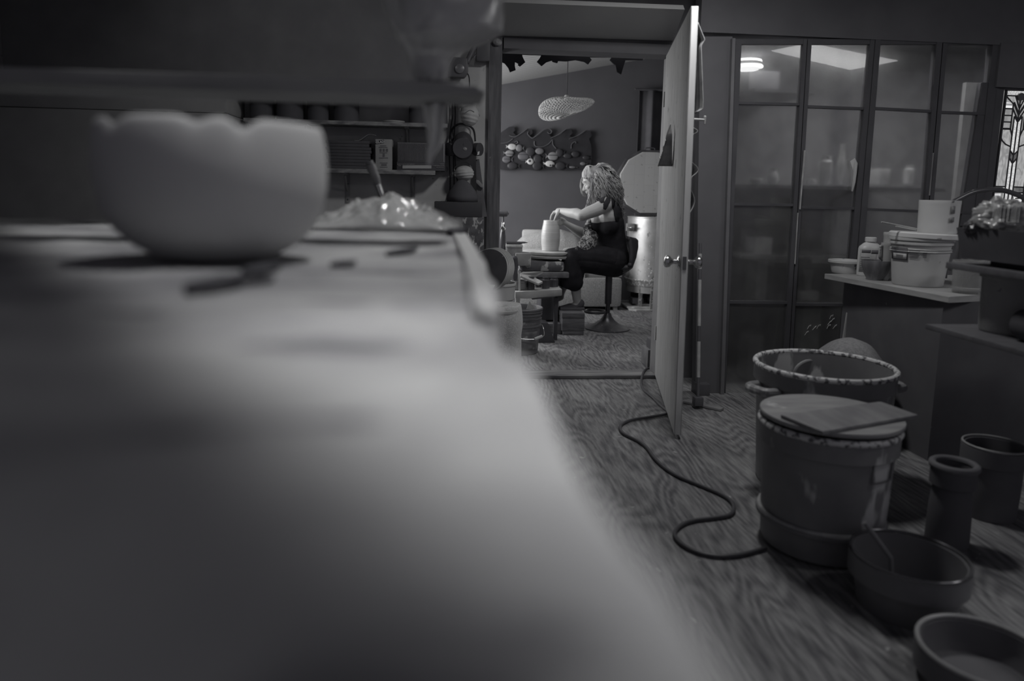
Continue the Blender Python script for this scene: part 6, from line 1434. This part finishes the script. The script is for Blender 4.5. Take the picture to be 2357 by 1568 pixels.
patch([(1372, 450), (1380, 446), (1394, 449), (1391, 460), (1389, 467), (1383, 468), (1377, 462)], 'shoulder_strap', CLOT)
patch([(1388, 481), (1389, 468), (1398, 454), (1405, 452), (1404, 464), (1399, 474), (1394, 482)], 'shoulder_strap', CLOT)
patch([(1403, 440), (1425, 445), (1442, 480), (1448, 530), (1424, 530), (1414, 500), (1408, 470)], 'dress_back', CLOT, .008)
ap = MB()
ap.chain([(w(1402, 600, -.09), .120), (w(1360, 592, -.11), .105), (w(1316, 592, -.13), .078)]); ap.chain([(w(1402, 600, .09), .120), (w(1360, 592, .12), .105), (w(1318, 592, .16), .078)])
ap.chain([(w(1370, 600, -.08), .10), (w(1370, 600, .1), .10)]); ap.chain([(w(1322, 596, -.10), .075), (w(1322, 594, .12), .07)])
ap.chain([(w(1316, 596, -.13), .080), (w(1317, 630, -.14), .085), (w(1322, 650, -.13), .078)]); ap.chain([(w(1312, 598, -.17), .07), (w(1310, 630, -.17), .075), (w(1311, 648, -.16), .07)]); ap.chain([(w(1303, 606, .05), .05), (w(1302, 630, .05), .06), (w(1306, 650, .05), .055)])
ap.build('apron', CLOT, pt, smooth=180, remesh=.010, rsmooth=4)
def floral():
    m = bpy.data.materials.new('floral_cloth'); m.use_nodes = True; nt = m.node_tree; N = nt.nodes; L = nt.links; p = N['Principled BSDF']; tc = N.new('ShaderNodeTexCoord')
    no = N.new('ShaderNodeTexNoise'); no.inputs['Scale'].default_value = 34; no.inputs['Distortion'].default_value = 1.5; L.new(tc.outputs['Object'], no.inputs['Vector'])
    cr = N.new('ShaderNodeValToRGB'); e = cr.color_ramp.elements; e[0].position = .46; e[1].position = .56; e[0].color = g3(.035); e[1].color = g3(.42); x = e.new(.64); x.color = g3(.5); x = e.new(.68); x.color = g3(.06); L.new(no.outputs['Fac'], cr.inputs['Fac']); L.new(cr.outputs['Color'], p.inputs['Base Color']); p.inputs['Roughness'].default_value = .85; return m
fl = MB()
fl.chain([(w(1352, 545, -.07), .035), (w(1344, 560, -.09), .045), (w(1340, 570, -.10), .05)]); fl.chain([(w(1362, 545, -.10), .055), (w(1356, 562, -.12), .062), (w(1348, 572, -.13), .055)])
fl.chain([(w(1357, 512, -.06), .03), (w(1352, 525, -.06), .034), (w(1352, 545, -.06), .04)])
fl.chain([(w(1328, 580, -.15), .035), (w(1322, 584, -.16), .03)])
fl.build('floral_sash', floral(), pt, smooth=180, remesh=.007, rsmooth=3)
tr = MB()
tr.chain([(hip_n, .116), (hip_n.lerp(kne_n, .5), .101), (kne_n, .077)]); tr.chain([(hip_f, .116), (hip_f.lerp(kne_f, .5), .101), (kne_f, .077)])
tr.chain([(kne_n, .076), (kne_n.lerp(ank_n, .35)+Vector((.015, 0, 0)), .072), (kne_n.lerp(ank_n, .62), .055)]); tr.chain([(kne_f, .076), (kne_f.lerp(ank_f, .35)+Vector((.015, 0, 0)), .072), (kne_f.lerp(ank_f, .7), .055)])
tr.build('trousers', CLOT, pt, smooth=180, remesh=.010, rsmooth=3)
sh = MB(); sh.chain([(w(1335, 699, -.10), .040), (w(1332, 708, -.10), .042), (w(1312, 709, -.11), .040), (w(1294, 712, -.12), .032)])
sm_ = sh
so_ = zat(720.5, Y0-.1, 1315)
for v in sm_.v: v.z = max(v.z, z_top+.022)
sm_.build('clog', BLKM, pt, smooth=180, remesh=.008, rsmooth=2)
MB().box2((w(1293, 716, -.1).x-.02, Y0-.16, z_top+.001), (w(1343, 716, -.1).x, Y0-.06, z_top+.024), bev=.006).build('clog_sole', BLK, pt)
MB().tube([w(1289+3.0*math.cos(a)*.6, 485.5+4.8*math.sin(a), -.06+.030*math.cos(a)) for a in [2*PI*k/20 for k in range(20)]], .004, 6, True).build('bracelet', mat('bracelet', .25, rough=.3, metal=.8), pt)
# hair: mass and curls
HAIR = mat('fair_hair', .18, .5, scale=22, rough=.42, spec=.6, stretch=(1,1,.35)); HAIRD = mat('hair_under', .16, .28, scale=16, rough=.6)
hm = MB()
hm.ball(hp(.022, 0, .030), (.102, .086, .094), tilt, 24, 16)
hm.chain([(hp(.06, 0, .03), .075), (w(1396, 430), .085), (w(1404, 452), .078), (w(1412, 470), .055)])
hm.chain([(hp(.05, -.045, 0), .045), (w(1386, 440, -.075), .045), (w(1388, 456, -.08), .035)])
hm.chain([(w(1378, 392), .036), (w(1390, 394), .042), (w(1402, 405), .048)])
for s in (-1, 1): hm.chain([(hp(.012, s*.066, .02), .028), (hp(-.005, s*.07, -.05), .024), (w(1362, 462, s*.06), .018)])
hm.build('hair_mass', HAIRD, pt, smooth=180, remesh=.009, rsmooth=3)
rnd = random.Random(3)
cu = MB()
def lock(pts, r, amp, turns, seg=5):
    path = smooth_path(pts, 7); n = len(path); out = []; ph = rnd.random()*6.28
    for i, p in enumerate(path):
        t_ = i/(n-1); a = ph+turns*2*PI*t_; k = amp*min(1, t_*2.5)
        out.append(p+Vector((math.cos(a)*k, math.sin(a)*k, math.sin(a*1.3+ph)*k*.5)))
    cu.tube(out, [r*(1-.6*(i/(n-1))**2) for i in range(n)], seg)
J = lambda s: rnd.uniform(-s, s)
for k in range(170):         # back mane from the tie at the crown
    yy = rnd.uniform(-.085, .085); e = rnd.random()
    ex, ey = (1385+50*e, 470-10*abs(e-.4)+rnd.uniform(-14, 26))
    q1 = w(1382+10*e+J(3), 380+14*rnd.random()+e*6, yy*.5); q2 = w(1392+24*e+J(4), 402+16*e+J(6), yy*1.15-.015); q3 = w(1390+36*e+J(4), 436+J(8), yy*1.1-.02)
    lock([w(1376+J(2), 389+J(2), yy*.25), q1, q2, q3, w(ex, ey, yy*.9)], rnd.uniform(.0022, .004), rnd.uniform(.005, .013), rnd.uniform(2, 5))
def onhead(az, el, k=1.0):   # point on the hair-covered skull; az 0 = face, el up
    return hp(.022-.108*k*math.cos(az)*math.cos(el), -.092*k*math.sin(az)*math.cos(el), .03+.104*k*math.sin(el))
for k in range(150):         # skull: swept back from the hairline to the tie at the crown
    az = rnd.uniform(-1.5, 1.5); el = .45-.35*abs(az)+J(.1)
    pts = [onhead(az, el, 1.0)]
    for t_ in (.3, .6, .85): pts.append(onhead(az*(1-t_*.3), el+(1.62-el)*t_+J(.04), 1.02))
    lock(pts+[w(1379+J(2), 387+J(2), J(.02))], rnd.uniform(.0024, .0042), .004, 2)
for k in range(110):         # crown: a springy arch of curls over the tie
    yy = rnd.uniform(-.075, .075); e = rnd.random()
    lock([w(1368+J(3), 388+J(2), yy*.5), w(1378+8*e, 378+6*e+J(2), yy*.7), w(1396+12*e, 380+12*e+J(3), yy), w(1414+8*e+J(3), 398+14*e+J(4), yy*1.05), w(1424+6*e+J(4), 424+14*e+J(6), yy*1.05), w(1430+J(6), 450+J(12), yy)], rnd.uniform(.0024, .0042), rnd.uniform(.006, .013), rnd.uniform(3, 6))
for k in range(70):          # near side locks in front of the ear down to the shoulder
    e = rnd.random(); yy = -.080+J(.012)
    lock([hp(-.035+.07*e, -.07, .062), hp(-.040+.075*e, -.088, .0), w(1356+22*e+J(2), 442+J(3), yy), w(1352+24*e+J(3), 462+J(6), yy+.01), w(1350+18*e+J(4), 474+10*rnd.random(), yy+.02)], rnd.uniform(.002, .0036), rnd.uniform(.003, .007), rnd.uniform(2, 5))
for k in range(34):          # far lock beside the face
    e = rnd.random(); yy = .05+J(.012)
    lock([hp(-.055, .05, .075), w(1338+4*e, 412, yy), w(1335.5+4*e, 426+J(2), yy), w(1337+6*e, 440+J(2), yy), w(1344+4*e+J(2), 450+J(3), yy)], rnd.uniform(.0018, .003), .002, 2)
for k in range(110):         # curly near side of the mane
    e = rnd.random(); g = rnd.random()
    lock([w(1377+J(3), 389+J(2), -.03), w(1372+26*e+J(3), 396+10*e, -.075-.02*g), w(1372+38*e+J(4), 414+J(5), -.098-.015*g), w(1374+42*e+J(4), 438+J(6), -.098-.015*g), w(1376+46*e+J(5), 455+12*g+J(4), -.085)], rnd.uniform(.0024, .0042), rnd.uniform(.005, .011), rnd.uniform(2, 5))
for k in range(30):          # fly-away curls down the back
    e = rnd.random()
    lock([w(1410, 430+20*e, J(.05)), w(1424+J(4), 458+J(8), J(.05)), w(1432+J(5), 480+J(10), J(.04)), w(1434+J(5), 498+J(12), J(.04))], .0018, .008, 4)
cu.build('hair_curls', HAIR, pt, smooth=180)
MB().tube(smooth_path([hp(-.01, -.085, .06), hp(-.005, -.05, .112), hp(-.005, 0, .128), hp(-.005, .05, .112), hp(-.01, .085, .06)], 5), .006, 8, flat=.6).build('hair_band', mat('pale_band', .5, .6, rough=.3), pt)
SC.cycles.use_denoising = True
SC.cycles.max_bounces = 8; SC.cycles.transparent_max_bounces = 16; SC.cycles.sample_clamp_indirect = 4
